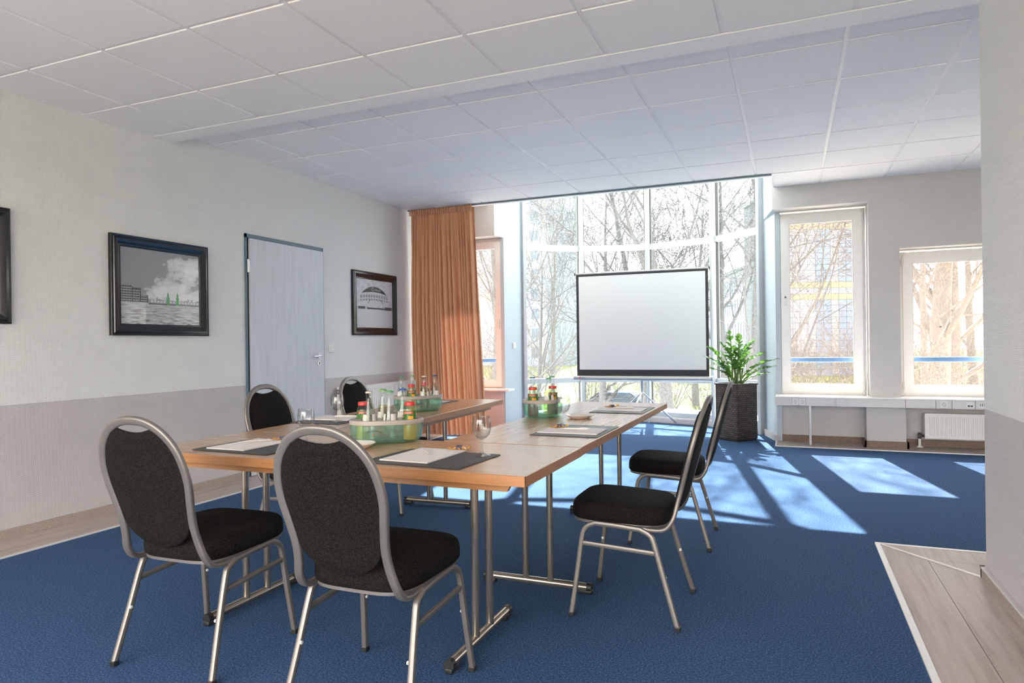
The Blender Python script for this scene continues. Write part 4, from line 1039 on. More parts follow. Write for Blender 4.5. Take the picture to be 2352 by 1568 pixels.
# ================================================================== ON THE TABLES
def writing_mat(x, y, rz, where):
    tag(obj_at('writing_mat', G().box(-0.21, 0.21, -0.165, 0.165, 0, 0.0035, 0.0012), 'mat_leather', (x, y, TT + 0.0005), rz,
        [('stitched_edge', ring(0.204, 0.159, 0.0035, 0.0035, 0.0008), 'mat_edge')]), 'black leather desk mat ' + where, 'desk mat', 'desk mats')
def ring(hx, hy, wd, z, h):
    g = G(); g.box(-hx, hx, -hy, -hy + wd, z, z + h); g.box(-hx, hx, hy - wd, hy, z, z + h); g.box(-hx, -hx + wd, -hy, hy, z, z + h); g.box(hx - wd, hx, -hy, hy, z, z + h); return g
def obj_at(name, g, mat, loc, rz, kids=()):
    o = obj(name, g, mat); o.location = loc; o.rotation_euler = (0, 0, R(rz))
    for n, gg, mm in kids: obj(n, gg, mm, o)
    return o
def notepad(x, y, rz, where):
    o = obj_at('notepad', G().box(-0.105, 0.105, -0.1485, 0.1485, 0, 0.0045, 0.0006), 'paper', (x, y, TT + 0.0052), rz, [('card_back', G().box(-0.105, 0.105, -0.1485, 0.1485, -0.0008, 0.0), 'mat_edge')])
    tag(o, 'blank white notepad ' + where, 'notepad', 'notepads')
def pen(x, y, rz, where):
    t = empty('ballpoint_pen', (x, y, TT + 0.0152), R(rz), 'silver ballpoint pen ' + where, 'pen', 'ballpoint pens')
    obj('barrel', G().tube([(-0.065, 0, 0), (-0.055, 0, 0), (0.03, 0, 0), (0.052, 0, 0)], 0.005, 12, radii=[0.0042, 0.0052, 0.0050, 0.0036]), 'pen_silver', t, 50)
    obj('tip', G().tube([(0.052, 0, 0), (0.066, 0, 0), (0.070, 0, 0)], 0.003, 10, radii=[0.0036, 0.0014, 0.0006]), 'steel', t, 50)
    obj('clip', G().box(-0.062, -0.025, -0.0015, 0.0015, 0.005, 0.0068, 0.0004), 'steel', t)
    obj('push_button', G().tube([(-0.073, 0, 0), (-0.065, 0, 0)], 0.0028, 10), 'steel', t, 50)
def sweet(x, y, rz, z, where):
    t = empty('wrapped_sweet', (x, y, z), R(rz), 'small sweet in gold and blue wrapper ' + where, 'sweet', 'wrapped sweets')
    rings = []
    rnd = random.Random(int((x + 5) * 1000))
    for i in range(9):
        u = -1 + 2 * i / 8; wd = 0.016 * (1 - 0.3 * u * u); hh = 0.007 * (1 - u * u) + 0.0016
        rings.append([(u * 0.028 + rnd.uniform(-.001, .001), wd * math.cos(a_) + rnd.uniform(-.001, .001), max(0.0, hh * (1 + math.sin(a_)) + rnd.uniform(-.0006, .0006))) for a_ in [2 * math.pi * k / 12 for k in range(12)]])
    obj('wrapper', G().loft(rings), 'wrapper_gold', t, 40)
    obj('printed_band', G().loft([[(u, 0.0163 * math.cos(a_), max(0.0002, 0.0088 * (1 + math.sin(a_)))) for a_ in [2 * math.pi * k / 12 for k in range(12)]] for u in (-0.012, 0.0, 0.012)]), 'wrapper_blue', t, 40)
    for s_ in (-1, 1):
        vs = [(s_ * 0.027, 0, 0.0025)]; n = 7
        for k in range(n): vs.append((s_ * 0.045, -0.017 + 0.034 * k / (n - 1), 0.002 + 0.007 * (k % 2) + (0.006 if s_ > 0 else 0)))
        g = G().add(vs + [(v_[0], v_[1], v_[2] + 0.0006) for v_ in vs], [(0, k, k + 1) for k in range(1, n)] + [(n + 1, n + 1 + k + 1, n + 1 + k) for k in range(1, n)])
        obj('wrapper_end', g, 'wrapper_gold', t)
# six places: (mat x, y, rz), (pad x, y, rz), (pen x, y, rz), (sweet x, y, rz)
PL = [((-1.272, 2.258, -3), (-1.322, 2.285, -2), (-1.330, 2.315, -48), (-1.245, 2.435, 15), 'in front of the centre foreground chair'),
      ((-2.150, 2.285, -2), (-2.205, 2.300, -1), (-2.222, 2.345, -130), (-2.150, 2.440, 20), 'on the front table behind the left foreground chair'),
      ((-0.985, 3.190, 90), (-0.990, 3.150, 91), (-0.985, 3.165, 186), (-1.085, 3.225, 30), 'at the nearer right-hand chair'),
      ((-0.998, 4.255, 90), (-1.003, 4.245, 91), (-1.00, 4.265, 186), (-1.09, 4.33, 40), 'at the farther right-hand chair'),
      ((-2.485, 3.270, 92), (-2.505, 3.300, 92), (-2.46, 3.34, 20), (-2.30, 3.36, 10), 'at the chair in front of the door'),
      ((-2.520, 4.400, 92), (-2.530, 4.41, 92), (-2.53, 4.42, 190), (-2.60, 4.50, 10), 'at the far end of the left table')]
for mt_, pd, pn, sw, where in PL:
    writing_mat(*mt_, where); notepad(*pd, where); pen(*pn, 'on the notepad ' + where); sweet(sw[0], sw[1], sw[2], TT + (0.0105 if abs(sw[0] + 2.30) > 0.01 else 0.0045), where)

def make_goblet():
    t = empty('water_goblet', (0, 0, 0), 0, '', 'glass', 'empty stemmed water glasses')
    obj('foot', G().lathe([(0.0, 0.0), (0.034, 0.0), (0.0345, 0.0015), (0.030, 0.0035), (0.012, 0.008), (0.0055, 0.016)], 32, caps=False), 'drink_glass', t, 60)
    obj('stem', G().lathe([(0.0055, 0.016), (0.0042, 0.030), (0.0042, 0.052), (0.0070, 0.062)], 16, caps=False), 'drink_glass', t, 60)
    obj('bowl', G().lathe([(0.0, 0.0615), (0.0070, 0.062), (0.020, 0.069), (0.031, 0.082), (0.0365, 0.100), (0.0370, 0.118), (0.0350, 0.138), (0.0325, 0.153), (0.0318, 0.1535), (0.0312, 0.153), (0.0338, 0.138), (0.0358, 0.118), (0.0353, 0.101), (0.030, 0.084), (0.019, 0.0715), (0.0, 0.067)], 36, caps=False), 'drink_glass', t, 70)
    return t
gb = make_goblet()
GL = [((-1.112, 2.365), 'empty wine-style water glass on the mat in front of the centre foreground chair', 0.004), ((-2.012, 2.432), 'empty water glass half hidden behind the foreground chair back', 0.004),
      ((-2.392, 3.160), 'empty water glass on the left table before the door', 0.004), ((-1.110, 3.370), 'empty water glass on the right table next to the bottle caddy', 0.004), ((-1.108, 4.425), 'empty water glass at the far end of the right table', 0.004)]
for i, ((x, y), lab, dz) in enumerate(GL):
    c = gb if i == 0 else copy_tree(gb)
    c.location = (x, y, TT + dz + 0.0005); c['label'] = lab

def saucer(x, y, lab):
    t = empty('saucer', (x, y, TT + 0.0005), 0, lab, 'saucer', 'cream saucers')
    obj('dish', G().lathe([(0.0, 0.004), (0.042, 0.004), (0.054, 0.006), (0.082, 0.021), (0.083, 0.0195), (0.059, 0.003), (0.052, 0.0), (0.047, 0.002), (0.0, 0.002)], 48, caps=False), 'porcelain', t, 50)
saucer(-1.722, 2.400, 'cream saucer holding a bottle opener, next to the near caddy'); saucer(-1.130, 3.735, 'empty cream saucer on the right table between two glasses')
t = empty('bottle_opener', (-1.705, 2.407, TT + 0.0065), R(15), 'small metal bottle opener lying in the cream saucer', 'bottle opener')
g = G(); P = [(0.022 * math.cos(a_) - 0.01, 0.011 * math.sin(a_), 0.002) for a_ in [2 * math.pi * k / 20 for k in range(20)]]; g.tube(P, 0.0022, 8, closed=True); obj('loop', g, 'chrome', t, 60)
obj('grip', G().box(0.010, 0.045, -0.007, 0.007, 0.0, 0.005, 0.002), 'steel', t)

# ---- bottles
def cone_patch(rad, z0, z1, a0, a1, n=12, m=4, off=0.0006):
    vs = []; fs = []
    for j in range(m + 1):
        z = z0 + (z1 - z0) * j / m
        for i in range(n + 1):
            a_ = a0 + (a1 - a0) * i / n; r_ = rad(z) + off; vs.append((r_ * math.cos(a_), r_ * math.sin(a_), z))
    for j in range(m):
        for i in range(n): k = j * (n + 1) + i; fs.append((k, k + 1, k + n + 2, k + n + 1))
    return G().add(vs, fs)
TALL = [(0.0, 0.0), (0.026, 0.0), (0.0285, 0.005), (0.0285, 0.070), (0.0275, 0.085), (0.0225, 0.125), (0.0155, 0.172), (0.0128, 0.188), (0.0122, 0.212), (0.0135, 0.213), (0.0135, 0.219), (0.0122, 0.220)]
JUICE = [(0.0, 0.0), (0.027, 0.0), (0.030, 0.006), (0.030, 0.060), (0.0275, 0.078), (0.0262, 0.085), (0.0262, 0.135), (0.0250, 0.142), (0.0195, 0.152), (0.0195, 0.160)]
def radf(prof):
    def f(z):
        for (r0, z0), (r1, z1) in zip(prof[1:], prof[2:]):
            if z0 <= z <= z1 and z1 > z0: return r0 + (r1 - r0) * (z - z0) / (z1 - z0)
        return prof[-1][0]
    return f
def bottle(kind, cap, loc, lab, face, liquid=None, brand=None):
    tall = kind == 'tall'; prof = [(r_ * 1.12, z) for r_, z in (TALL if tall else JUICE)]; rf_ = radf(prof)
    t = empty('mineral_water_bottle' if tall else 'juice_bottle', loc, face, lab, 'bottle', 'mineral water bottles' if tall else 'juice bottles')
    obj('glass_body', G().lathe(prof, 24, caps=False), 'bottle_glass', t, 60)
    top = 0.150 if tall else 0.128
    lq = [(r_ - 0.002, z + 0.002) for r_, z in prof[1:] if z < top]; lq = [(0.0, 0.002)] + lq + [(rf_(top) - 0.002, top), (0.0, top)]
    obj('liquid', G().lathe(lq, 20, caps=False), liquid or 'water_green', t, 60)
    zt = prof[-1][1]
    if tall:
        cg = G(); n = 42; rings = []
        for z, r_, am in ((zt - 0.004, 0.0166, 0.0008), (zt, 0.0164, 0.0006), (zt + 0.003, 0.0150, 0.0), (zt + 0.0042, 0.011, 0.0)): rings.append([((r_ + am * math.cos(21 * 2 * math.pi * i / n)) * math.cos(2 * math.pi * i / n), (r_ + am * math.cos(21 * 2 * math.pi * i / n)) * math.sin(2 * math.pi * i / n), z) for i in range(n)])
        obj('crown_cap', cg.loft(rings), cap, t, 40)
        for a_ in (-0.75, 1.15):
            lb = obj('paper_label', cone_patch(rf_, 0.078, 0.122, -math.pi / 2 + a_ - 0.48, -math.pi / 2 + a_ + 0.48), 'label_paper', t, 60)
        if brand:
            lb = obj('paper_label', cone_patch(rf_, 0.074, 0.130, -math.pi / 2 - 0.75, -math.pi / 2 + 0.75), 'label_paper', t, 60)
            text_obj(brand, 0.0085, 'print_dark', lb, lambda x, y: ((rf_(0.12) + 0.0012) * math.cos(-math.pi / 2 + x / 0.025), (rf_(0.12) + 0.0012) * math.sin(-math.pi / 2 + x / 0.025), 0.119 + y - 40 * x * x * 0.1))
            obj('star_emblem', cone_patch(rf_, 0.098, 0.107, -math.pi / 2 - 0.16, -math.pi / 2 + 0.16, 4, 2, 0.0012), 'print_red', lb)
    else:
        obj('screw_cap', G().lathe([(0.0, 0.0), (0.0236, 0.0), (0.0242, 0.002), (0.0242, 0.013), (0.0222, 0.016), (0.0, 0.0165)], 28, (0, 0, zt - 0.006), caps=False), 'cap_red', t, 40)
        lb = obj('fruit_label', cone_patch(rf_, 0.087, 0.133, -math.pi / 2 - 1.5, -math.pi / 2 + 1.5), 'label_green', t, 60)
        obj('brand_panel', cone_patch(rf_, 0.118, 0.129, -math.pi / 2 - 0.7, -math.pi / 2 + 0.9, 8, 2, 0.0010), 'print_red', lb)
        obj('fruit_picture', cone_patch(rf_, 0.091, 0.108, -math.pi / 2 + 0.1, -math.pi / 2 + 0.9, 6, 3, 0.0010), 'juice_orange', lb)
        text_obj('granini', 0.011, 'label_paper', lb, lambda x, y: ((0.0262 * 1.12 + 0.0016) * math.cos(-math.pi / 2 + 0.1 + x / 0.026), (0.0262 * 1.12 + 0.0016) * math.sin(-math.pi / 2 + 0.1 + x / 0.026), 0.1235 + y))
    return t

# ---- bottle caddies
A_, B_ = 0.165, 0.116
HOLES = [(-0.078, -0.050), (0.012, -0.058), (0.102, -0.040), (-0.102, 0.040), (-0.012, 0.058), (0.078, 0.050)]
def superell(s, z, n=64, e=2.35, a=A_, b=B_):
    return [(math.copysign(abs(math.cos(2 * math.pi * i / n)) ** (2 / e), math.cos(2 * math.pi * i / n)) * a * s, math.copysign(abs(math.sin(2 * math.pi * i / n)) ** (2 / e), math.sin(2 * math.pi * i / n)) * b * s, z) for i in range(n)]
def lid_mesh():
    loops = [[(x, y) for x, y, _ in superell(0.985, 0)]] + [[(hx + 0.0375 * math.cos(2 * math.pi * k / 24), hy + 0.0375 * math.sin(2 * math.pi * k / 24)) for k in range(24)] for hx, hy in HOLES]
    bm = bmesh.new(); es = []
    for lp in loops:
        vs = [bm.verts.new((x, y, 0)) for x, y in lp]
        for i in range(len(vs)): es.append(bm.edges.new((vs[i], vs[(i + 1) % len(vs)])))
    bmesh.ops.triangle_fill(bm, edges=es, use_beauty=True)
    bm.verts.index_update(); co = [v.co[:2] for v in bm.verts]; fc = [tuple(v.index for v in f.verts) for f in bm.faces]; bm.free()
    z0, z1 = 0.087, 0.104; n = len(co); g = G()
    up = [f if ((co[f[1]][0] - co[f[0]][0]) * (co[f[2]][1] - co[f[0]][1]) - (co[f[1]][1] - co[f[0]][1]) * (co[f[2]][0] - co[f[0]][0])) > 0 else f[::-1] for f in fc]
    g.add([(x, y, z1) for x, y in co] + [(x, y, z0) for x, y in co], up + [tuple(i + n for i in f[::-1]) for f in up])
    o = 0
    for li, lp in enumerate(loops):
        k = len(lp)
        for i in range(k):
            a_, b_ = o + i, o + (i + 1) % k
            g.f.append((a_, b_, b_ + n, a_ + n) if li else (b_, a_, a_ + n, b_ + n)); g.mi.append(0)
        o += k
    g.loft([superell(0.985, z1), superell(1.004, z1 - 0.004), superell(1.012, z1 - 0.011), superell(1.004, z0 - 0.002), superell(0.985, z0 - 0.002)], False)
    return g
lid_me = lid_mesh().mesh('lid', [M('caddy_lid')], 50)
bowl_me = G().loft([superell(0.70, 0.004), superell(0.80, 0.0), superell(0.90, 0.010), superell(0.965, 0.030), superell(0.995, 0.060), superell(1.0, 0.088), superell(0.985, 0.088), superell(0.978, 0.060), superell(0.945, 0.032), superell(0.88, 0.015), superell(0.78, 0.008)]).mesh('bowl', [M('caddy_green')], 60)
def caddy(x, y, rz, lab, where, spec, face_all):
    t = empty('bottle_caddy', (x, y, TT + 0.0005), R(rz), lab, 'bottle caddy', 'green bottle caddies')
    b = obj('bowl', bowl_me, 'caddy_green', t); obj('lid', lid_me, 'caddy_lid', t)
    def onfront(tx, tz, u0):
        th = math.pi * 1.5 + (tx + u0) / 0.135
        e = 2 / 2.35; c, s_ = math.cos(th), math.sin(th)
        return (math.copysign(abs(c) ** e, c) * (A_ * 1.0 + 0.0012), math.copysign(abs(s_) ** e, s_) * (B_ * 1.0 + 0.0012), tz)
    text_obj('GEROLSTEINER', 0.0092, 'print_dark', b, lambda px, py: onfront(px, 0.062 + py - 9 * px * px, -0.045))
    g = G()
    for k in range(5):
        a_ = math.pi / 2 + k * 2 * math.pi / 5
        g.add([onfront(0.0055 * math.cos(a_ + da) * rr, 0.043 + 0.0055 * math.sin(a_ + da) * rr, -0.045) for da, rr in ((-0.6, 0.45), (0, 1.0), (0.6, 0.45))] + [onfront(0, 0.043, -0.045)], [(0, 1, 2, 3)])
    obj('star_emblem', g, 'print_red', b)
    c_, s_ = math.cos(R(rz)), math.sin(R(rz))
    for (hx, hy), (kind, cap, lab2, liq, brand, df) in zip(HOLES, spec):
        bottle(kind, cap, (x + c_ * hx - s_ * hy, y + s_ * hx + c_ * hy, TT + 0.0095), lab2 + ' ' + where, R(face_all + df), liq, brand)
W_ = 'in the front table caddy'
caddy(-1.700, 2.605, 36, 'translucent green caddy with six bottles on the front table', W_, [
    ('tall', 'cap_silver', 'clear water bottle with silver cap, left front', 'water_green', None, 0),
    ('tall', 'cap_green', 'clear water bottle with green cap, centre front', 'water_green', None, -20),
    ('juice', 'cap_red', 'orange juice bottle with red cap, right front', 'juice_orange', None, -15),
    ('juice', 'cap_red', 'apple juice bottle with red cap, half hidden at the left', 'juice_yellow', None, 0),
    ('tall', 'cap_lightgreen', 'yellowish drink bottle with bright green cap, behind', 'water_yellow', None, 10),
    ('tall', 'cap_blue', 'water bottle with blue cap and printed label, behind right', 'water_green', 'GEROLSTEINER', 14)], 22)
W_ = 'in the left table caddy'
caddy(-2.275, 3.865, 60, 'translucent green caddy with six bottles on the left table before the curtain', W_, [
    ('juice', 'cap_red', 'orange juice bottle with red cap, at the left end', 'juice_orange', None, 0),
    ('tall', 'cap_silver', 'clear water bottle with silver cap, in the middle', 'water_green', None, 0),
    ('tall', 'cap_blue', 'water bottle with blue cap, rightmost', 'water_green', None, -30),
    ('tall', 'cap_green', 'clear water bottle with dark green cap, leftmost', 'water_green', None, 0),
    ('tall', 'cap_lightgreen', 'drink bottle with bright green cap, middle back', 'water_yellow', None, 0),
    ('juice', 'cap_red', 'juice bottle with red cap, hidden behind the others', 'juice_red', None, 0)], 25)
W_ = 'in the right table caddy'
caddy(-1.375, 3.79, 100, 'translucent green caddy with six bottles on the right table', W_, [
    ('tall', 'cap_green', 'clear water bottle with green cap, right of centre', 'water_yellow', None, 0),
    ('juice', 'cap_red', 'small juice bottle with red cap, at the back', 'juice_red', None, 0),
    ('tall', 'cap_green', 'clear water bottle with green cap, rightmost', 'water_green', None, 30),
    ('juice', 'cap_red', 'dark red juice bottle with red cap, front', 'juice_red', None, -5),
    ('tall', 'cap_blue', 'water bottle with blue cap, leftmost', 'water_green', None, -20),
    ('tall', 'cap_silver', 'clear water bottle with silver cap, back', 'water_green', None, 0)], 10)

# ================================================================== OUTSIDE
ZG = -2.2
gr = G(); gr.box(-160, 160, 8.45, 220, ZG - 0.3, ZG); gr.box(-160, 160, -160, 8.45, ZG - 0.3, ZG)
tag(obj('outdoor_ground', gr, 'ground'), 'lawn and bare ground outside the windows', 'ground', kind='structure')
tr_ = G(); tr_.box(-14, 9, 8.46, 19.5, ZG, ZG + 0.012); tag(obj('reflector', tr_, 'reflector_slab'), 'pale paved terrace added outside the windows to bounce light in', 'reflector', kind='structure')  # invented pale paving, placed to throw sunlight up at the ceiling
tr_ = G(); tr_.box(-14, 12, -14, YR - 0.16, -0.35, -0.12); tag(obj('rear_reflector', tr_, 'paving'), 'pale paved terrace added behind the camera to bounce light in', 'reflector', kind='structure')  # unseen slab added to reflect daylight in from the rear
rd = G(); rd.prism([(-60, 5), (-54, -1), (30, 38), (26, 45)], ZG, ZG + 0.02); tag(obj('street', rd, 'asphalt'), 'grey asphalt street crossing behind the bay', 'street', kind='structure')
pv = G(); pv.prism([(-12, 10.5), (-7, 10.5), (-2.2, 26), (-9.5, 24)], ZG, ZG + 0.03); tag(obj('pavement', pv, 'paving'), 'pale paved path outside the bay', 'path', kind='structure')
tag(obj('foundation', G().box(XL - 0.15, XR + 0.15, YR - 0.15, 8.42, ZG, -0.2).prism(BAY + [(-0.3, 8.3), (-3.5, 8.3)], ZG, -0.001), 'concrete_ledge'), 'building base below the room', 'foundation', kind='structure')

def tree(base, height, r0, seed, label, levels=4, kids=(8, 6, 5, 4), spread=0.9, droop=0.0, bark='bark', name='bare_tree', lean=(0, 0), first=0.28, group='bare trees outside', fine=0.00036):
    rnd = random.Random(seed); tk, brn = G(), G(); minr = fine * base[1]
    def grow(lv, p, d, L, r):
        n = (9, 7, 5, 4, 3)[lv]; pts = [p.copy()]; rad = [r]; q = p.copy(); dd = d.copy()
        for i in range(n):
            j = (0.05, 0.16, 0.24, 0.30, 0.32)[lv]
            dd = (dd + Vector((rnd.uniform(-j, j), rnd.uniform(-j, j), rnd.uniform(-j, j) + (0.05 if lv else 0.02) - droop * (lv > 0)))).normalized()
            q = q + dd * (L / n)
            if base[1] + q.y < 11.2: break
            pts.append(q.copy()); rad.append(max(r * (1 - 0.82 * (i + 1) / n), minr))
        n = len(pts) - 1
        if n < 1: return
        (tk if lv == 0 else brn).tube(pts, 1, (8, 6, 4, 3, 3)[lv], radii=rad, caps=False)
        if lv >= levels: return
        nk = kids[lv]
        for k in range(nk):
            s_ = (first if lv == 0 else 0.18) + (1 - (first if lv == 0 else 0.18)) * (k + rnd.uniform(0.1, 0.9)) / nk; s_ = min(s_, 0.97)
            f = s_ * n; i = min(int(f), n - 1); pp = pts[i].lerp(pts[i + 1], f - i); td = (pts[i + 1] - pts[i]).normalized()
            az = rnd.uniform(0, 2 * math.pi) if lv == 0 else (rnd.choice((-1, 1)) * rnd.uniform(0.5, 2.4))
            o1 = td.orthogonal().normalized(); o1 = Quaternion(td, az + k * 2.4) @ o1
            an = rnd.uniform(0.55, 1.05) * spread
            nd = (td * math.cos(an) + o1 * math.sin(an)).normalized()
            grow(lv + 1, pp, nd, L * rnd.uniform(0.42, 0.68) * (1.15 - 0.5 * s_), (rad[i]) * rnd.uniform(0.34, 0.54))
    t = empty(name, (base[0], base[1], ZG), 0, label, 'tree', group)
    grow(0, Vector((0, 0, -0.05)), Vector((lean[0], lean[1], 1)).normalized(), height, r0)
    obj('trunk', tk, bark, t, 60); obj('branches', brn, bark if bark != 'bark_dark' else 'bark', t, 60)
    return t
tree((-2.75, 17.2), 8.4, 0.20, 21, 'large bare tree with forked crown behind the middle of the bay', kids=(10, 7, 6, 4), lean=(-0.06, 0), first=0.22, fine=0.0003)
tree((-3.6, 19.5), 8.2, 0.17, 5, 'bare tree with leaning trunk behind the screen', kids=(9, 7, 6, 4), lean=(-0.22, 0.05), first=0.2)
tree((-10.2, 29.5), 8.0, 0.13, 9, 'twiggy bare tree in front of the mosaic tower', kids=(11, 6, 5, 3), spread=0.75, bark='twig_brown', first=0.15, fine=0.00022)
tree((-0.85, 18.6), 11.5, 0.11, 14, 'slender straight bare tree seen through the right bay pane', kids=(16, 6, 6, 4), spread=1.15, first=0.1)
tree((2.05, 13.2), 7.4, 0.085, 30, 'bare tree whose branches hang across the tall right window', kids=(9, 6, 5, 3), spread=1.2, droop=0.02, first=0.15, bark='twig_brown', fine=0.00024)
tree((2.5, 14.6), 9.5, 0.24, 41, 'thick-trunked bare tree in the window beside the partition', kids=(10, 6, 5, 3), first=0.25, spread=1.0, bark='twig_brown', fine=0.0003)
tree((3.1, 17.0), 9.0, 0.14, 47, 'second bare tree leaning right in the window beside the partition', kids=(10, 7, 6, 4), lean=(0.10, 0), first=0.15, bark='twig_brown')
tree((-6.6, 14.6), 7.0, 0.13, 52, 'bare tree outside the curtained left window', kids=(11, 7, 6, 4), spread=1.0, first=0.12)
tree((-1.9, 20.5), 8.0, 0.15, 83, 'bare tree with many upright limbs behind the right half of the screen', kids=(12, 7, 6, 4), lean=(0.05, 0), first=0.15, fine=0.00028)
tree((-5.3, 20.0), 7.6, 0.13, 88, 'bare tree behind the left half of the screen', kids=(12, 7, 6, 4), first=0.15)
tree((-4.6, 36.0), 10.0, 0.20, 60, 'distant bare tree behind the bay, left of the slender tree', kids=(10, 6, 5, 4))
tree((6.6, 31.0), 10.0, 0.20, 66, 'distant bare tree at the right edge of the shorter window', kids=(10, 6, 5, 4), bark='twig_brown')
tree((-14.5, 34.0), 8.5, 0.16, 73, 'distant bare tree beside the mosaic tower', kids=(10, 6, 4, 3), first=0.15, bark='twig_brown', fine=0.0002)
tree((-8.0, 21.5), 6.0, 0.10, 77, 'small bare tree left in front of the bay', kids=(9, 5, 5, 3), first=0.12, fine=0.00026)
def shrub(base, h, seed, label):
    rnd = random.Random(seed); g = G(); g2 = G()
    def tw(p, d, L, r, lv):
        n = 4; pts = [p.copy()]; rad = [r]; q = p.copy(); dd = d.copy()
        for i in range(n):
            dd = (dd + Vector((rnd.uniform(-.25, .25), rnd.uniform(-.25, .25), rnd.uniform(-.1, .2)))).normalized(); q = q + dd * L / n; pts.append(q.copy()); rad.append(max(r * (1 - 0.8 * (i + 1) / n), 0.004))
        (g if lv == 0 else g2).tube(pts, 1, 3, radii=rad, caps=False)
        if lv < 3:
            for k in range((7, 5, 3)[lv]):
                i = rnd.randint(1, n - 1); o1 = Quaternion(dd, rnd.uniform(0, 6.28)) @ dd.orthogonal().normalized(); tw(pts[i], (dd * 0.8 + o1 * 0.7).normalized(), L * rnd.uniform(.4, .6), rad[i] * 0.6, lv + 1)
    for k in range(9):
        a_ = rnd.uniform(0, 6.28); tw(Vector((0.25 * math.cos(a_), 0.25 * math.sin(a_), -0.02)), Vector((0.55 * math.cos(a_), 0.55 * math.sin(a_), 1)).normalized(), h, 0.022, 0)
    t = empty('bare_shrub', (base[0], base[1], ZG), 0, label, 'shrub', 'bare shrubs outside')
    obj('stems', g, 'twig_brown', t); obj('twigs', g2, 'twig_brown', t)
SH = [((2.2, 19.5), 3.6, 'behind the thick trunk outside the shorter window'), ((3.9, 21.0), 3.8, 'right of the thick trunk outside the shorter window'), ((5.2, 24.0), 4.2, 'farther right outside the shorter window'), ((3.0, 26.5), 4.4, 'far behind the thick trunk'),
      ((-9.4, 24.0), 3.4, 'below the mosaic tower, left'), ((-7.6, 25.5), 3.2, 'below the mosaic tower, right'), ((-11.6, 27.5), 3.6, 'below the mosaic tower, far left'), ((-2.6, 23.0), 2.8, 'below the screen, right of the tripod'), ((-1.2, 25.0), 3.4, 'behind the planter'), ((0.9, 22.5), 3.2, 'low in the tall right window'), ((-5.2, 30.0), 3.0, 'below the screen, behind the blue car')]
for i, (b_, h_, wh) in enumerate(SH): shrub(b_, h_, 100 + i, 'tangled bare shrub ' + wh)

# ---- blue car
car = empty('parked_car', (-6.75, 26.0, ZG), R(8), 'blue parked car seen below the projection screen', 'car')
def car_sec(x, hw, z0, z1, zm): return [(x, -hw, z0), (x, -hw * 1.02, zm), (x, -hw * 0.86, z1), (x, hw * 0.86, z1), (x, hw * 1.02, zm), (x, hw, z0)]
bd = G().loft([car_sec(-2.0, 0.70, 0.35, 0.62, 0.5), car_sec(-1.85, 0.80, 0.22, 0.82, 0.5), car_sec(-0.9, 0.84, 0.2, 0.92, 0.55), car_sec(0.6, 0.84, 0.2, 0.93, 0.55), car_sec(1.75, 0.82, 0.2, 0.90, 0.55), car_sec(2.0, 0.74, 0.32, 0.70, 0.5)])
obj('body', bd, 'car_blue', car, 40)
obj('roof', G().loft([[(-0.3, -0.60, 1.38), (-0.3, 0.60, 1.38), (-0.25, 0.58, 1.42), (-0.25, -0.58, 1.42)], [(1.0, -0.60, 1.38), (1.0, 0.60, 1.38), (0.95, 0.58, 1.42), (0.95, -0.58, 1.42)]]), 'car_blue', car)
obj('glasshouse', G().add([(-0.95, -0.70, 0.90), (-0.95, 0.70, 0.90), (1.6, 0.70, 0.90), (1.6, -0.70, 0.90), (-0.3, -0.60, 1.385), (-0.3, 0.60, 1.385), (1.0, 0.60, 1.385), (1.0, -0.60, 1.385)], [(0, 1, 5, 4), (1, 2, 6, 5), (2, 3, 7, 6), (3, 0, 4, 7), (4, 5, 6, 7)]), 'car_window', car)
for x in (-1.25, 1.25):
    for s_ in (-1, 1):
        wl = obj('wheel', G().cyl((x, s_ * 0.66, 0.31), (x, s_ * 0.86, 0.31), 0.31, 24), 'rubber', car, 40)
        obj('rim', G().cyl((x, s_ * 0.80, 0.31), (x, s_ * 0.865, 0.31), 0.20, 16), 'steel', wl, 40)

# ---- buildings
tw_ = empty('mosaic_tower', (-31.7, 89.7, ZG), R(-19.9), 'pale blue tower block clad in mosaic panels behind the left bay pane', 'building')
obj('front_wall', G().box(-22, 0, 0, 0.5, 0, 36), 'mosaic_front', tw_); obj('side_wall', G().box(-0.5, 0.02, 0.01, 7.4, 0, 36), 'mosaic_side', tw_)
sw_ = bpy.data.objects['side_wall']; 
obj('core', G().box(-22, -0.5, 0.5, 7.4, 0, 36), 'facade_grey', tw_); obj('roof', G().box(-22.2, 0.2, -0.2, 7.6, 36, 36.4), 'facade_slab', tw_)
fme = G(); [fme.box(*q) for q in ((-0.75, 0.75, -0.06, 0.02, 0, 0.08), (-0.75, 0.75, -0.06, 0.02, 1.42, 1.5), (-0.75, -0.67, -0.06, 0.02, 0, 1.5), (0.67, 0.75, -0.06, 0.02, 0, 1.5), (0.0, 0.08, -0.06, 0.02, 0, 1.5))]
fme = fme.mesh('window', [M('facade_slab')]); pme = G().box(-0.7, 0.7, -0.02, 0.02, 0.05, 1.45).mesh('pane', [M('facade_window')])
for r_ in range(12):
    for x in (-2.2, -5.2):
        wv_ = obj('window', fme, 'facade_slab', tw_); wv_.location = (x, -0.01, 1.2 + 2.8 * r_); obj('pane', pme, 'facade_window', wv_)
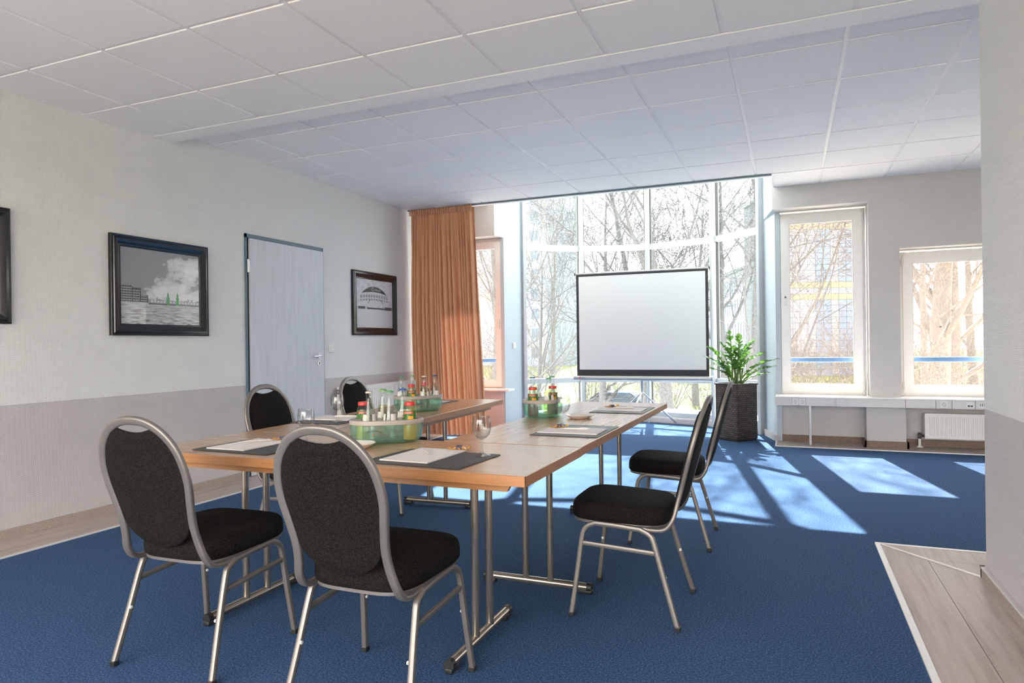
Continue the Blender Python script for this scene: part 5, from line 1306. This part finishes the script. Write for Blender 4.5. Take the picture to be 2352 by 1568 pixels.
# white and blue panel building
pb = empty('panel_building', (-1.10, 66.65, ZG), R(22.5), 'white office block with blue stripes and yellow bands in the tall right window', 'building')
PW, PH = 0.71, 0.54
obj('backing_wall', G().box(-0.2, 11.4, 0.06, 8, 0, 17), 'facade_joint', pb)
obj('upper_wall', G().box(-0.2, 11.4, 0, 0.05, 29 * PH, 17), 'facade_white', pb); obj('right_wall', G().box(10 * PW + 0.02, 11.4, 0, 0.05, 0, 29 * PH), 'facade_white', pb); obj('roof', G().box(-0.4, 11.6, -0.1, 8.2, 17, 17.3), 'facade_slab', pb)
pm = {k: G().box(0.015, PW - 0.015, 0, 0.05, 0.015, PH - 0.015).mesh('panel', [M(k)]) for k in ('facade_white', 'facade_blue', 'facade_yellow', 'facade_grey')}
for r_ in range(29):
    zc = ZG + (r_ + 0.5) * PH
    for c_ in range(10):
        k = 'facade_white'
        band = any(abs(zc - b_) < 0.28 for b_ in (6.10, 5.02, 11.50))
        if band: k = 'facade_yellow'
        elif abs(zc + 0.5) < 0.28 or abs(zc + 1.55) < 0.28: k = 'facade_grey'
        elif c_ in (5, 6, 8, 9) and not (5.2 < zc < 5.9): k = 'facade_blue'
        o = obj('panel', pm[k], k, pb); o.location = (c_ * PW, 0, r_ * PH)
# long slatted office building behind the planter
P_ = Vector((-1.95, 70.0, 0)); Q_ = Vector((-12.0, 100.5, 0)); dv = (Q_ - P_); Lb = dv.length; an = math.atan2(dv.y, dv.x)
ob = empty('slatted_office_block', (P_.x, P_.y, ZG), an, 'low blue-grey office block with rows of narrow windows seen through the right bay pane', 'building')
obj('wall', G().box(0, Lb, -2, 0, 0, 11.2), 'facade_slab', ob); obj('roof', G().box(-0.2, Lb + 0.2, -2.2, 0.2, 11.2, 11.5), 'facade_grey', ob)
for r_ in range(4):
    g = G()
    for k in range(26): g.box(0.5 + k * 1.2, 1.1 + k * 1.2, -0.02, 0.06, 1.2 + r_ * 2.5, 2.9 + r_ * 2.5)
    tag(obj('window_row', g, 'facade_blue', ob), kind='stuff')
st_ = empty('stair_tower', (-1.9, 104.0, ZG), R(22.5), 'pale blue stair tower rising behind the slatted office block', 'building')
obj('wall', G().box(-1.0, 3.6, 0, 5, 0, 18.6), 'facade_slab', st_); obj('roof', G().box(-1.1, 3.7, -0.1, 5.1, 18.6, 18.9), 'facade_slab', st_)
g = G(); [g.box(-0.6 + 0.8 * i, -0.2 + 0.8 * i, -0.05, 0.02, 1 + 2.8 * k, 2.6 + 2.8 * k) for i in range(5) for k in range(6)]; tag(obj('window_row', g, 'facade_window', st_), kind='stuff')
